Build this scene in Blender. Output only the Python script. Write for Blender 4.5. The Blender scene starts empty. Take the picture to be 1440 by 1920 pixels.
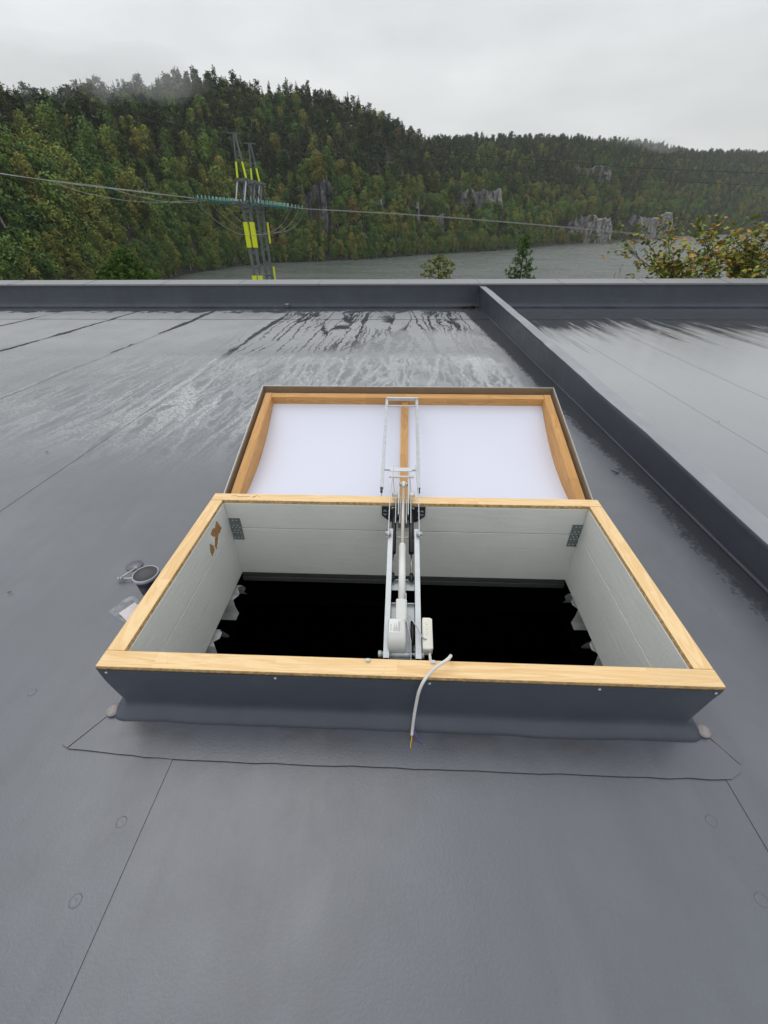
import bpy, bmesh, math, random
import numpy as np
from mathutils import Vector, Matrix, noise as mnoise

# ------------------------------------------------------------------ camera, sky, sun, exposure
S = bpy.context.scene
COL = S.collection
R = math.radians

def cam_basis(yaw, pitch, roll):
    f = Vector((-math.sin(yaw)*math.cos(pitch), math.cos(yaw)*math.cos(pitch), -math.sin(pitch)))
    r = Vector((math.cos(yaw), math.sin(yaw), 0)); u = r.cross(f)
    return r*math.cos(roll)+u*math.sin(roll), u*math.cos(roll)-r*math.sin(roll), f
cd = bpy.data.cameras.new('camera'); cam = bpy.data.objects.new('camera', cd); COL.objects.link(cam)
r_, u_, f_ = cam_basis(.0464, .6091, -.0079)
cam.matrix_world = Matrix(((r_.x, u_.x, -f_.x, 0), (r_.y, u_.y, -f_.y, 0), (r_.z, u_.z, -f_.z, 1.55), (0, 0, 0, 1)))
cd.sensor_fit = 'VERTICAL'; cd.sensor_height = 24; cd.lens = 24*784.24/1920
cd.clip_start = .05; cd.clip_end = 9000
S.camera = cam

SUN_EL, SUN_AZ = 62, -35                  # degrees above the horizon; from the left of straight ahead
W = bpy.data.worlds.new('World'); S.world = W; W.use_nodes = True
wn, wl = W.node_tree.nodes, W.node_tree.links
wn.clear()
out = wn.new('ShaderNodeOutputWorld'); bg = wn.new('ShaderNodeBackground'); bg.inputs['Strength'].default_value = .1
sky = wn.new('ShaderNodeTexSky'); sky.sky_type = 'NISHITA'; sky.sun_disc = False
sky.sun_elevation = R(SUN_EL); sky.sun_rotation = R(SUN_AZ)
tc = wn.new('ShaderNodeTexCoord'); sx = wn.new('ShaderNodeSeparateXYZ')
wl.new(tc.outputs['Generated'], sx.inputs[0])
mp = wn.new('ShaderNodeMapping'); mp.inputs['Scale'].default_value = (1.6, 1.6, 5.0)
wl.new(tc.outputs['Generated'], mp.inputs[0])
cn = wn.new('ShaderNodeTexNoise'); cn.inputs['Scale'].default_value = 1.7; cn.inputs['Detail'].default_value = 5; cn.inputs['Roughness'].default_value = .5
wl.new(mp.outputs[0], cn.inputs['Vector'])
rampw = wn.new('ShaderNodeValToRGB')      # overcast: brighter overhead than at the horizon
rampw.color_ramp.elements[0].position = 0; rampw.color_ramp.elements[0].color = (6.2, 6.3, 6.15, 1)
rampw.color_ramp.elements[1].position = 1; rampw.color_ramp.elements[1].color = (9.6, 9.8, 10.2, 1)
wl.new(sx.outputs['Z'], rampw.inputs[0])
cm = wn.new('ShaderNodeMapRange'); cm.inputs['From Min'].default_value = .3; cm.inputs['From Max'].default_value = .7
cm.inputs['To Min'].default_value = .86; cm.inputs['To Max'].default_value = 1.12
wl.new(cn.outputs[0], cm.inputs[0])
mul = wn.new('ShaderNodeMix'); mul.data_type = 'RGBA'; mul.blend_type = 'MULTIPLY'; mul.inputs[0].default_value = 1
wl.new(rampw.outputs[0], mul.inputs[6]); wl.new(cm.outputs[0], mul.inputs[7])
mixs = wn.new('ShaderNodeMix'); mixs.data_type = 'RGBA'; mixs.inputs[0].default_value = .93
wl.new(sky.outputs[0], mixs.inputs[6]); wl.new(mul.outputs[2], mixs.inputs[7])
wl.new(mixs.outputs[2], bg.inputs['Color']); wl.new(bg.outputs[0], out.inputs[0])

sl = bpy.data.lights.new('sun', 'SUN'); sl.energy = .5; sl.angle = R(40); sl.color = (1, .97, .93)
so = bpy.data.objects.new('sun', sl); COL.objects.link(so)
sd = Vector((math.sin(R(SUN_AZ))*math.cos(R(SUN_EL)), math.cos(R(SUN_AZ))*math.cos(R(SUN_EL)), math.sin(R(SUN_EL))))
so.rotation_euler = sd.to_track_quat('Z', 'Y').to_euler(); so.location = (0, 0, 30)

S.view_settings.view_transform = 'Standard'; S.view_settings.look = 'None'
S.view_settings.exposure = .22; S.view_settings.gamma = 1; S.view_settings.use_curve_mapping = False
S.cycles.max_bounces = 8; S.cycles.diffuse_bounces = 3; S.cycles.glossy_bounces = 3
S.cycles.volume_bounces = 1; S.cycles.transparent_max_bounces = 8; S.cycles.use_denoising = True

# ------------------------------------------------------------------ helpers
RND = random.Random(7)

class N:
    """tiny node-graph builder"""
    def __init__(s, name):
        s.m = bpy.data.materials.new(name); s.m.use_nodes = True
        s.t = s.m.node_tree; s.b = s.t.nodes['Principled BSDF']; s.o = s.t.nodes['Material Output']
        s._oc = None
    def n(s, typ, **kw):
        x = s.t.nodes.new(typ)
        for k, v in kw.items(): setattr(x, k, v)
        return x
    def put(s, sock, v):
        if isinstance(v, bpy.types.NodeSocket): s.t.links.new(v, sock)
        elif v is not None:
            if sock.type == 'RGBA' and not isinstance(v, (int, float)): v = (*v[:3], 1)
            sock.default_value = v
    def oc(s):
        if not s._oc: s._oc = s.n('ShaderNodeTexCoord').outputs['Object']
        return s._oc
    def xyz(s):
        x = s.n('ShaderNodeSeparateXYZ'); s.put(x.inputs[0], s.oc()); return x.outputs
    def vec(s, x, y, z):
        c = s.n('ShaderNodeCombineXYZ')
        for k, v in enumerate((x, y, z)): s.put(c.inputs[k], v)
        return c.outputs[0]
    def map(s, scale=(1, 1, 1), loc=(0, 0, 0), v=None):
        m = s.n('ShaderNodeMapping'); m.inputs['Scale'].default_value = scale; m.inputs['Location'].default_value = loc
        s.put(m.inputs[0], v or s.oc()); return m.outputs[0]
    def noise(s, scale, detail=3, rough=.5, v=None, dist=0):
        x = s.n('ShaderNodeTexNoise'); x.inputs['Scale'].default_value = scale; x.inputs['Detail'].default_value = detail
        x.inputs['Roughness'].default_value = rough; x.inputs['Distortion'].default_value = dist
        s.put(x.inputs['Vector'], v or s.oc()); return x.outputs[0]
    def math(s, op, a, b=None, c=None, clamp=False):
        x = s.n('ShaderNodeMath', operation=op); x.use_clamp = clamp
        s.put(x.inputs[0], a); s.put(x.inputs[1], b)
        if c is not None: s.put(x.inputs[2], c)
        return x.outputs[0]
    def rng(s, v, a, b, c=0., d=1., smooth=False):
        x = s.n('ShaderNodeMapRange'); x.clamp = True
        if smooth: x.interpolation_type = 'SMOOTHSTEP'
        for k, q in enumerate((v, a, b, c, d)): s.put(x.inputs[k], q)
        return x.outputs[0]
    def mix(s, f, a, b, mode='MIX'):
        x = s.n('ShaderNodeMix', data_type='RGBA', blend_type=mode)
        s.put(x.inputs[0], f); s.put(x.inputs[6], a); s.put(x.inputs[7], b); return x.outputs[2]
    def ramp(s, f, stops):
        x = s.n('ShaderNodeValToRGB'); cr = x.color_ramp
        while len(cr.elements) < len(stops): cr.elements.new(.5)
        for e, (p, c) in zip(cr.elements, stops): e.position = p; e.color = (*c, 1)
        s.put(x.inputs[0], f); return x.outputs[0]
    def rand(s): return s.n('ShaderNodeObjectInfo').outputs['Random']
    def bump(s, h, strength=.3, dist=.01):
        x = s.n('ShaderNodeBump'); x.inputs['Strength'].default_value = strength; x.inputs['Distance'].default_value = dist
        s.put(x.inputs['Height'], h); s.t.links.new(x.outputs[0], s.b.inputs['Normal'])
    def set(s, color=None, rough=None, metal=None, spec=None, **kw):
        for k, v in (('Base Color', color), ('Roughness', rough), ('Metallic', metal), ('Specular IOR Level', spec)):
            if v is not None: s.put(s.b.inputs[k], v)
        for k, v in kw.items(): s.put(s.b.inputs[k.replace('_', ' ')], v)
        return s.m

def simple(name, col, rough=.5, metal=0., var=.12, scale=12., bump=0.):
    g = N(name); k = g.noise(scale, 4, .6)
    c = g.mix(g.rng(k, .3, .7), tuple(x*(1-var) for x in col), tuple(min(1, x*(1+var)) for x in col))
    g.set(c, g.rng(k, .3, .7, rough-.06, rough+.06), metal)
    if bump: g.bump(k, bump, .004)
    return g.m

class MB:
    """collects shapes into one bmesh"""
    def __init__(s): s.bm = bmesh.new(); s.mats = []
    def quad(s, *pts, mi=0):
        f = s.bm.faces.new([s.bm.verts.new(p) for p in pts]); f.material_index = mi; return f
    def box(s, c, size, rot=None, bev=0., mi=0):
        m = Matrix.Translation(c) @ (rot.to_4x4() if rot else Matrix()) @ Matrix.Diagonal((*size, 1))
        r = bmesh.ops.create_cube(s.bm, size=1, matrix=m)
        fs = list({f for v in r['verts'] for f in v.link_faces})
        for f in fs: f.material_index = mi
        if bev:
            es = list({e for v in r['verts'] for e in v.link_edges})
            q = bmesh.ops.bevel(s.bm, geom=es, offset=bev, segments=2, affect='EDGES', profile=.5)
            for f in q['faces']: f.material_index = mi
        return s
    def bar(s, a, b, w, h, up=(0, 0, 1), bev=0., mi=0):
        """box from a to b, w across, h along the side nearest 'up'"""
        a, b, up = Vector(a), Vector(b), Vector(up)
        d = (b-a); L = d.length; d.normalize()
        x = d.cross(up).normalized(); z = x.cross(d)
        rot = Matrix((x, d, z)).transposed()
        return s.box((a+b)/2, (w, L, h), rot, bev, mi)
    def tube(s, pts, r, n=8, caps=True, mi=0):
        pts = [Vector(p) for p in pts]; rs = r if isinstance(r, (list, tuple)) else [r]*len(pts)
        rings = []; px = None
        for i, p in enumerate(pts):
            d = (pts[min(i+1, len(pts)-1)]-pts[max(i-1, 0)]).normalized()
            if px is None:
                px = d.orthogonal().normalized()
            px = (px-d*px.dot(d)).normalized(); py = d.cross(px)
            rings.append([s.bm.verts.new(p+(px*math.cos(2*math.pi*k/n)+py*math.sin(2*math.pi*k/n))*rs[i]) for k in range(n)])
        for a, b in zip(rings, rings[1:]):
            for k in range(n):
                f = s.bm.faces.new((a[k], a[(k+1) % n], b[(k+1) % n], b[k])); f.smooth = n > 5; f.material_index = mi
        if caps:
            for rg in (rings[0][::-1], rings[-1]):
                f = s.bm.faces.new(rg); f.material_index = mi
        return s
    def lathe(s, c, prof, n=24, rot=None, mi=0, sm=True):
        c = Vector(c); rings = []
        for r, z in prof:
            rg = []
            for k in range(n):
                v = Vector((r*math.cos(2*math.pi*k/n), r*math.sin(2*math.pi*k/n), z))
                rg.append(s.bm.verts.new(c+(rot @ v if rot else v)))
            rings.append(rg)
        for a, b in zip(rings, rings[1:]):
            for k in range(n):
                f = s.bm.faces.new((a[k], a[(k+1) % n], b[(k+1) % n], b[k])); f.smooth = sm; f.material_index = mi
        for rg in (rings[0][::-1], rings[-1]):
            f = s.bm.faces.new(rg); f.material_index = mi
        return s
    def prism(s, poly, vec, mi=0):
        """closed polygon (3-D points) extruded along vec"""
        vec = Vector(vec); a = [s.bm.verts.new(p) for p in poly]; b = [s.bm.verts.new(Vector(p)+vec) for p in poly]
        n = len(a); fs = [s.bm.faces.new(a[::-1]), s.bm.faces.new(b)]
        for k in range(n): fs.append(s.bm.faces.new((a[k], a[(k+1) % n], b[(k+1) % n], b[k])))
        for f in fs: f.material_index = mi
        return s
    def grid(s, fn, us, vs, mi=0, smooth=True, keep=None):
        g = [[s.bm.verts.new(fn(u, v)) for v in vs] for u in us]
        for i in range(len(us)-1):
            for j in range(len(vs)-1):
                if keep and not keep((us[i]+us[i+1])/2, (vs[j]+vs[j+1])/2): continue
                f = s.bm.faces.new((g[i][j], g[i+1][j], g[i+1][j+1], g[i][j+1])); f.smooth = smooth; f.material_index = mi
        return s
    def mesh(s, name, mats, fix=True):
        if fix: bmesh.ops.recalc_face_normals(s.bm, faces=s.bm.faces)
        me = bpy.data.meshes.new(name); s.bm.to_mesh(me); s.bm.free()
        for m in (mats if isinstance(mats, (list, tuple)) else [mats]): me.materials.append(m)
        return me
    def build(s, name, mats, parent=None, fix=True):
        return link(name, s.mesh(name, mats, fix), parent)

def link(name, me, parent=None):
    o = bpy.data.objects.new(name, me); COL.objects.link(o)
    if parent:
        o.parent = parent
        if me is not None and parent.type == 'EMPTY' and parent.location.length > 0:
            o.matrix_parent_inverse = Matrix.Translation(-parent.location)
    return o
def tag(o, label=None, cat=None, group=None, kind=None):
    for k, v in (('label', label), ('category', cat), ('group', group), ('kind', kind)):
        if v: o[k] = v
    return o
def thing(name, loc, label=None, cat=None, group=None, kind=None):
    o = bpy.data.objects.new(name, None); COL.objects.link(o); o.location = loc; o.empty_display_size = .2
    return tag(o, label, cat, group, kind)
def spline(pts, n=8):
    """Catmull-Rom through pts"""
    P = [Vector(p) for p in pts]; P = [2*P[0]-P[1]]+P+[2*P[-1]-P[-2]]; out = []
    for i in range(1, len(P)-2):
        for k in range(n):
            t = k/n; a, b, c, d = P[i-1:i+3]
            out.append(.5*((2*b)+(c-a)*t+(2*a-5*b+4*c-d)*t*t+(3*b-a-3*c+d)*t**3))
    return out+[P[-2]]
def polar(az, dist, z): return Vector((dist*math.sin(R(az)), dist*math.cos(R(az)), z))

# ------------------------------------------------------------------ materials of the roof
def membrane(name, wet=True, dark=1., tint=None):
    g = N(name); o = g.xyz(); x, y = o[0], o[1]
    big = g.noise(.9, 4, .55); mid = g.noise(5, 5, .6); fine = g.noise(260, 2, .6)
    col = g.mix(g.rng(big, .3, .7), (.088*dark, .097*dark, .114*dark), (.120*dark, .131*dark, .150*dark))
    stk = g.noise(1., 5, .6, g.map((7., .9, 1.)))
    col = g.mix(g.math('MULTIPLY', g.rng(stk, .48, .72), .4), col, (.075*dark, .082*dark, .094*dark))
    col = g.mix(g.math('MULTIPLY', g.rng(g.noise(1., 4, .6, g.map((3.5, 1.1, 5.))), .54, .74), .4), col, (.165*dark, .176*dark, .19*dark))
    col = g.mix(g.math('MULTIPLY', g.rng(mid, .45, .75), .35), col, (.088*dark, .091*dark, .099*dark))
    col = g.mix(g.math('MULTIPLY', g.rng(fine, .55, .8), .25), col, (.19*dark, .2*dark, .21*dark))
    col = g.mix(g.math('MULTIPLY', g.rng(fine, .42, .2), .3), col, (.06*dark, .062*dark, .07*dark))
    if tint: col = g.mix(1., col, tint, 'MULTIPLY')
    rough = g.rng(mid, .3, .7, .30, .40)
    hgt = g.math('ADD', g.math('MULTIPLY', fine, .4), g.math('MULTIPLY', g.noise(115, 2, .5), .7))
    if wet:
        # thin trickles running down the fall of the roof (along +y)
        wob = g.math('MULTIPLY', g.math('SUBTRACT', g.noise(1., 3, .5, g.map((1.6, .55, 1.))), .5), .5)
        wob2 = g.math('MULTIPLY', g.math('SUBTRACT', g.noise(1., 4, .65, g.map((11., 6., 1.))), .5), .15)
        xs = g.math('ADD', g.math('ADD', x, wob), wob2)
        def net(kx, ky, w0, w1, off):
            vo = g.n('ShaderNodeTexVoronoi', feature='DISTANCE_TO_EDGE'); vo.inputs['Scale'].default_value = 1.
            g.put(vo.inputs['Vector'], g.vec(g.math('MULTIPLY', xs, kx), g.math('MULTIPLY', g.math('ADD', y, g.math('MULTIPLY', wob2, 3.)), ky), off))
            return g.rng(vo.outputs['Distance'], w1, w0)
        l1 = g.math('MAXIMUM', net(3.0, .26, .03, .07, 0.), g.math('MAXIMUM', g.math('MULTIPLY', net(6.5, .75, .05, .12, 5.), g.rng(g.noise(1., 3, .5, g.map((1.1, .35, 7.))), .42, .5, .15, 1.)), g.math('MULTIPLY', net(12., 1.7, .06, .14, 9.), .6)))       # net of trickles
        v2 = g.vec(g.math('MULTIPLY', g.math('ADD', x, g.math('MULTIPLY', wob, .6)), 3.1), g.math('MULTIPLY', y, .16), 4.)
        n2 = g.noise(1., 5, .6, v2)
        l2 = g.rng(n2, .575, .61)                                                      # broader tongues of water
        brk = g.rng(g.noise(42, 3, .8), .40, .54, .05, 1.)                                     # beading breaks the film up
        zone = g.math('MULTIPLY', g.rng(y, 2.5, 4.4, smooth=True), g.math('MULTIPLY', g.rng(x, -4.6, -2.4, .35, 1.), g.rng(g.noise(.8, 3, .55), .30, .46, .35, 1.)))
        low = g.rng(g.math('ADD', y, g.math('MULTIPLY', wob2, 6.)), 6.4, 6.9)      # trickles dark lower down, pale above: mirrored hill and sky put into the colour
        mid_ = g.math('MULTIPLY', g.math('MAXIMUM', l1, g.math('MULTIPLY', l2, .22)), g.math('MULTIPLY', zone, brk))
        l3 = g.math('MAXIMUM', net(3.1, .17, .018, .05, 2.), g.math('MULTIPLY', net(9., .42, .05, .10, 8.), g.rng(g.noise(1., 3, .5, g.map((1.3, .5, 3.))), .44, .54)))
        lowz = g.math('MULTIPLY', g.rng(g.math('ADD', x, wob), -3.1, -2.3, .10, 1.), g.rng(g.noise(1.1, 3, .55), .34, .46, .25, 1.))
        low_ = g.math('MULTIPLY', l3, lowz)
        lw = g.math('ADD', g.math('MULTIPLY', mid_, g.math('SUBTRACT', 1., low)), g.math('MULTIPLY', low_, low), clamp=True)
        lw = g.math('MULTIPLY', lw, g.rng(x, 1.6, 1.3))
        # water held along both sides of each sheet joint
        seam = None
        for sxp in (-8.3, -6.42, -4.54, -2.66, -.775, 1.102):
            d = g.math('ABSOLUTE', g.math('SUBTRACT', g.math('ADD', x, g.math('ADD', g.math('MULTIPLY', wob, .22), g.math('MULTIPLY', wob2, .55))), sxp-.05))
            wd_ = g.rng(g.noise(1., 4, .6, g.map((2., .7, 2.), (sxp, 0, 0))), .40, .66, .0, .085)
            q = g.rng(g.math('SUBTRACT', d, wd_), .012, -.004); seam = q if seam is None else g.math('MAXIMUM', seam, q)
        seam = g.math('MULTIPLY', seam, g.rng(y, 3.6, 4.6))
        # film along the foot of the dividing upstand and along the far parapet
        edge = g.rng(g.math('ADD', x, g.math('ADD', g.math('ADD', g.math('MULTIPLY', wob, .35), wob2), g.math('MULTIPLY', g.math('SUBTRACT', g.noise(38, 3, .7), .5), .16))), g.math('SUBTRACT', 1.76, g.math('MULTIPLY', y, .035)), g.math('SUBTRACT', 1.83, g.math('MULTIPLY', y, .035)))
        edge = g.math('MULTIPLY', edge, g.rng(x, 2.0, 1.95))
        foot = g.rng(g.math('ADD', y, g.math('MULTIPLY', g.math('SUBTRACT', g.noise(3.2, 4, .6), .5), 1.6)), 10.75, 10.95)
        # the roof beyond the upstand keeps a nearly even film with soft streaks
        v3 = g.vec(g.math('MULTIPLY', x, 3.), g.math('MULTIPLY', y, .22), 9.)
        st = g.rng(g.noise(1., 4, .55, v3), .3, .62)
        right = g.math('MULTIPLY', g.rng(x, 1.9, 2.), g.math('ADD', .38, g.math('MULTIPLY', st, .24)))
        rfar = g.math('MULTIPLY', g.rng(x, 1.9, 2.), g.rng(g.math('ADD', y, g.math('MULTIPLY', g.math('SUBTRACT', g.noise(1., 5, .65, g.map((5., .35, 2.))), .5), 7.5)), 7.7, 9.3))  # dark band near the parapet; its reflection is also put into the colour
        right = g.math('MAXIMUM', right, rfar)
        wm = g.math('MAXIMUM', g.math('MAXIMUM', lw, seam), g.math('MAXIMUM', g.math('MULTIPLY', edge, .9), g.math('MAXIMUM', foot, right)), clamp=True)
        rough = g.math('ADD', g.math('MULTIPLY', rough, g.math('SUBTRACT', 1., wm)), g.math('MULTIPLY', wm, .07))
        pale = g.math('MULTIPLY', g.rng(y, 4.6, 8.2, smooth=True), g.rng(g.noise(1.4, 5, .6), .25, .6, .55, 1.))   # paler lower down: grazing sky sheen put into the colour
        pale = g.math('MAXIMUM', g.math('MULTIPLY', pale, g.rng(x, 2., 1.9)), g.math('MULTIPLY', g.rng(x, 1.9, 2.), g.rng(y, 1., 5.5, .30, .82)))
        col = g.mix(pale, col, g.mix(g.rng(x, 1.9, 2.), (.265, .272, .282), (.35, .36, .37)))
        col = g.mix(g.math('MULTIPLY', g.math('MAXIMUM', lw, g.math('MULTIPLY', seam, .6)), g.math('SUBTRACT', 1., low)), col, (.45, .455, .46))  # pale sky reflection of trickles and joint water, put into the base colour
        wet_mirror = g.math('MAXIMUM', g.math('MAXIMUM', g.math('MULTIPLY', lw, low), rfar), g.math('MAXIMUM', g.math('MULTIPLY', g.math('MULTIPLY', seam, .9), low), g.math('MAXIMUM', edge, foot)))
        col = g.mix(g.math('MULTIPLY', wet_mirror, .88, clamp=True), col, (.038, .041, .047))  # wet darkening, plus dark hill and parapet reflections painted into the colour
        # damp smudges on the apron in front of the hatch
        sm = g.math('MULTIPLY', g.rng(g.noise(1., 4, .6, g.map((3.4, 7., 1.))), .46, .66), g.rng(g.math('ABSOLUTE', g.math('SUBTRACT', y, .775)), .085, .02))
        sm = g.math('MULTIPLY', sm, g.rng(g.math('ABSOLUTE', x), 1.08, .98))
        col = g.mix(g.math('MULTIPLY', sm, .62), col, (.05, .046, .044))
        g.put(g.b.inputs['Sheen Weight'], g.math('MULTIPLY', g.math('SUBTRACT', 1., wm), .22)); g.b.inputs['Sheen Roughness'].default_value = .45
        hgt = g.math('MULTIPLY', hgt, g.math('SUBTRACT', 1., g.math('MULTIPLY', wm, .9)))
    g.bump(hgt, .19, .004)
    return g.set(col, rough, 0., .9 if wet else .45)
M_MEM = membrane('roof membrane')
M_SEAM = simple('welded sheet edge', (.12, .125, .135), .5)
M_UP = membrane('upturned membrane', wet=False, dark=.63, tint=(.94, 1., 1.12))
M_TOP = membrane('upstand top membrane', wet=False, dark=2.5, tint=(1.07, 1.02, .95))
M_EDGE = simple('cut membrane edge', (.03, .03, .034), .7)
def wood(name, c1, c2, axis, seg=.42, dark=(.35, .2, .08)):
    g = N(name); o = g.xyz(); a = o[axis]
    idx = g.math('FLOOR', g.math('DIVIDE', a, seg))
    wnz = g.n('ShaderNodeTexWhiteNoise', noise_dimensions='2D')
    g.put(wnz.inputs['Vector'], g.vec(idx, g.math('MULTIPLY', g.rand(), 31.), 0.))
    sc = [17., 17., 17.]; sc[axis] = 1.1
    n1 = g.noise(1., 4, .6, g.vec(*[g.math('MULTIPLY', o[k], sc[k]) if k != axis else g.math('ADD', g.math('MULTIPLY', a, sc[k]), g.math('MULTIPLY', wnz.outputs[0], 9.)) for k in range(3)]), .8)
    ringv = g.math('FRACT', g.math('MULTIPLY', n1, 7.))
    grain = g.rng(g.math('ABSOLUTE', g.math('SUBTRACT', ringv, .5)), 0., .5)
    c = g.mix(grain, c1, c2)
    c = g.mix(g.rng(wnz.outputs[0], 0., 1., 0., .35), c, tuple(min(1, q*1.12) for q in c1))
    c = g.mix(g.math('MULTIPLY', g.rng(wnz.outputs[0], .6, 1.), .35), c, tuple(q*.72 for q in c2))
    c = g.mix(g.math('MULTIPLY', g.rng(g.noise(60, 4, .7), .62, .75), .4), c, dark)
    g.bump(g.math('ADD', ringv, g.noise(200, 2)), .12, .001)
    return g.set(c, .55, 0., .35)
M_RIM = [wood('pale pine rim', (.90, .66, .36), (.78, .50, .22), k) for k in (0, 1)]
M_LIDW = [wood('oiled pine lid frame', (.66, .37, .13), (.50, .25, .08), k, .3) for k in (0, 1)]
M_RIMEDGE = simple('rough sawn wood edge', (.52, .34, .15), .8, var=.45, scale=60)
def lining_mat():
    g = N('pale painted lining board'); o = g.xyz()
    h = g.noise(1., 5, .65, g.map((7, 7, 45))); k = g.noise(2.2, 4, .6); f = g.noise(55, 3, .6)
    c = g.mix(g.rng(k, .3, .7), (.64, .655, .62), (.72, .73, .69))
    c = g.mix(g.math('MULTIPLY', g.rng(h, .62, .75), .25), c, (.46, .46, .42))
    g.bump(g.math('ADD', h, g.math('MULTIPLY', f, .35)), .38, .007)
    return g.set(c, .62, 0., .3)
M_LIN = lining_mat()
_g = N('white opal panel'); M_WHITE = _g.set((.725, .745, .85), .5, 0, .3)
M_ALU = simple('bronze brown sheet metal', (.42, .34, .25), .42, .35, var=.06, scale=9)
M_GALV = simple('galvanised steel', (.40, .43, .44), .42, .6, var=.16, scale=30)
M_GALVL = simple('pale zinc steel', (.52, .55, .56), .42, .45, var=.10, scale=30)
M_DKST = simple('dark oxidised steel', (.05, .055, .065), .5, .5, var=.15)
M_BLK = simple('black enamel', (.008, .008, .009), .3, 0, var=.2)
M_ROD = simple('steel rod', (.35, .33, .31), .25, .9, var=.1)
M_TAN = simple('tan piston rod', (.62, .56, .47), .35, .3, var=.06)
M_PLAS = simple('pale grey plastic', (.66, .67, .63), .42, 0, var=.04)
M_JBX = simple('ivory plastic', (.78, .75, .66), .4, 0, var=.04)
M_LBL = simple('paper label', (.8, .8, .78), .5, var=.02)
M_INK = simple('printing ink', (.06, .06, .07), .6)
M_CABLE = simple('white cable sheath', (.74, .71, .69), .4, var=.05)
M_GCABLE = simple('grey cable sheath', (.42, .45, .47), .45, var=.05)
M_BLUE = simple('blue wire', (.06, .1, .5), .4); M_YEL = simple('yellow wire', (.7, .45, .04), .4); M_BRN = simple('brown wire', (.25, .06, .03), .4)
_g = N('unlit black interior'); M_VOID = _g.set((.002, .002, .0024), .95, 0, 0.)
M_BEAM = simple('grey steel angle', (.06, .062, .06), .6, .1)
M_PLATE = simple('zinc nail plate', (.17, .195, .20), .45, .3, var=.15, scale=60)
M_PLY = simple('torn raw wood', (.36, .19, .06), .85, var=.6, scale=90, bump=.6)
M_CAP = simple('pale coated capping', (.24, .245, .255), .42, .1, var=.08, scale=6)
M_BUCK = simple('dark blue bucket plastic', (.012, .014, .035), .35); M_LIDG = simple('dark grey lid plastic', (.045, .045, .048), .45)
M_BRIM = simple('pale bucket rim', (.42, .43, .48), .4)
M_PAPER = simple('card', (.74, .66, .66), .7, var=.03)
M_PATCH = simple('bare patch disc', (.32, .29, .28), .6, var=.2, scale=60)

SL = .025                                             # the roof falls gently away towards the far parapet
def zr(y): return -SL*(y-1.2)
HX0, HX1, HY0, HY1, HZ = -1.037, 1.069, .833, 1.944, .30       # outer size of the hatch rim and its top
BW = .066
YP = 11.62                                            # inner face of the far parapet
HOLE = (HX0+.05, HX1-.05, HY0+.05, HY1-.05)

# ------------------------------------------------------------------ roof
roof = thing('roof', (0, 0, 0), 'flat grey membrane roof with wet streaks around the open hatch', None, kind='structure')
SEAMS = [-14.0, -12.06, -10.18, -8.3, -6.42, -4.54, -2.66, -.775, 1.102]
def sheet(x0, x1, raise_l, raise_r, ys=None, dz=0., em=None):
    """one membrane sheet; a raised side laps over its neighbour"""
    T = .0022 if x0 < 1.5 else .0014
    xs = [x0]+([x0+.09] if raise_l else [])+[q for q in (HOLE[0], HOLE[1]) if x0+.1 < q < x1-.1]+([x1-.09] if raise_r else [])+[x1]
    if x0 < HOLE[0] < x1 and HOLE[0] not in xs: xs.append(HOLE[0])
    xs = sorted(set(xs)); yy = ys or [-9, -4, 0, HOLE[2], HOLE[3], 4, 7, 9.8, YP+.05]
    def z(x, y):
        k = 0.
        if raise_l: k = max(k, 1-(x-x0)/.09)
        if raise_r: k = max(k, 1-(x1-x)/.09)
        return zr(y)+T*max(0, k)+dz
    m = MB()
    m.grid(lambda x, y: (x, y, z(x, y)), xs, yy, smooth=False, keep=lambda x, y: not (HOLE[0] < x < HOLE[1] and HOLE[2] < y < HOLE[3]))
    for flag, xe in ((raise_l, x0), (raise_r, x1)):
        if flag:
            for a, b in zip(yy, yy[1:]):
                if HOLE[0] < xe < HOLE[1] and HOLE[2] <= a < HOLE[3]: continue
                m.quad((xe, a, z(xe, a)), (xe, b, z(xe, b)), (xe, b, zr(b)-.004+dz), (xe, a, zr(a)-.004+dz), mi=1)
    return m.build('membrane_sheet', [M_MEM, em or M_SEAM], roof)
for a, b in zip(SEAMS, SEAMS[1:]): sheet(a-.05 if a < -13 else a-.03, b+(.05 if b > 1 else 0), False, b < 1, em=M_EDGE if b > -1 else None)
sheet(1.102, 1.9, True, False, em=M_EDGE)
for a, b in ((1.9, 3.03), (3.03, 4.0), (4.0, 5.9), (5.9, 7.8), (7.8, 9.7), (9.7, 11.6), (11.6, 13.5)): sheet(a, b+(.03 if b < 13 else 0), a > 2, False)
for x0, x1 in ((-14.0, 1.84), (1.98, 13.5)):              # cross strip along the foot of the parapet
    m = MB(); y0, y1 = 9.8, YP+.04
    m.quad((x0, y0, zr(y0)+.006), (x1, y0, zr(y0)+.006), (x1, y1, zr(y1)+.006), (x0, y1, zr(y1)+.006))
    m.quad((x0, y0, zr(y0)+.006), (x1, y0, zr(y0)+.006), (x1, y0, zr(y0)-.002), (x0, y0, zr(y0)-.002), mi=1)
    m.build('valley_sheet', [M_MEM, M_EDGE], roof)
for x, y in ((-.87, .294), (1.007, .373), (.983, .557), (-.848, .48), (-1.42, .28), (1.55, .42), (-1.46, .9), (1.72, .9)):   # fixing plates showing through the sheet
    m = MB(); m.lathe((x, y, zr(y)), [(.017, 0), (.016, .0012), (.012, .0018), (.005, .0010), (.001, .0009)], 20)
    m.build('fixing_plate', [M_MEM], roof)

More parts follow.
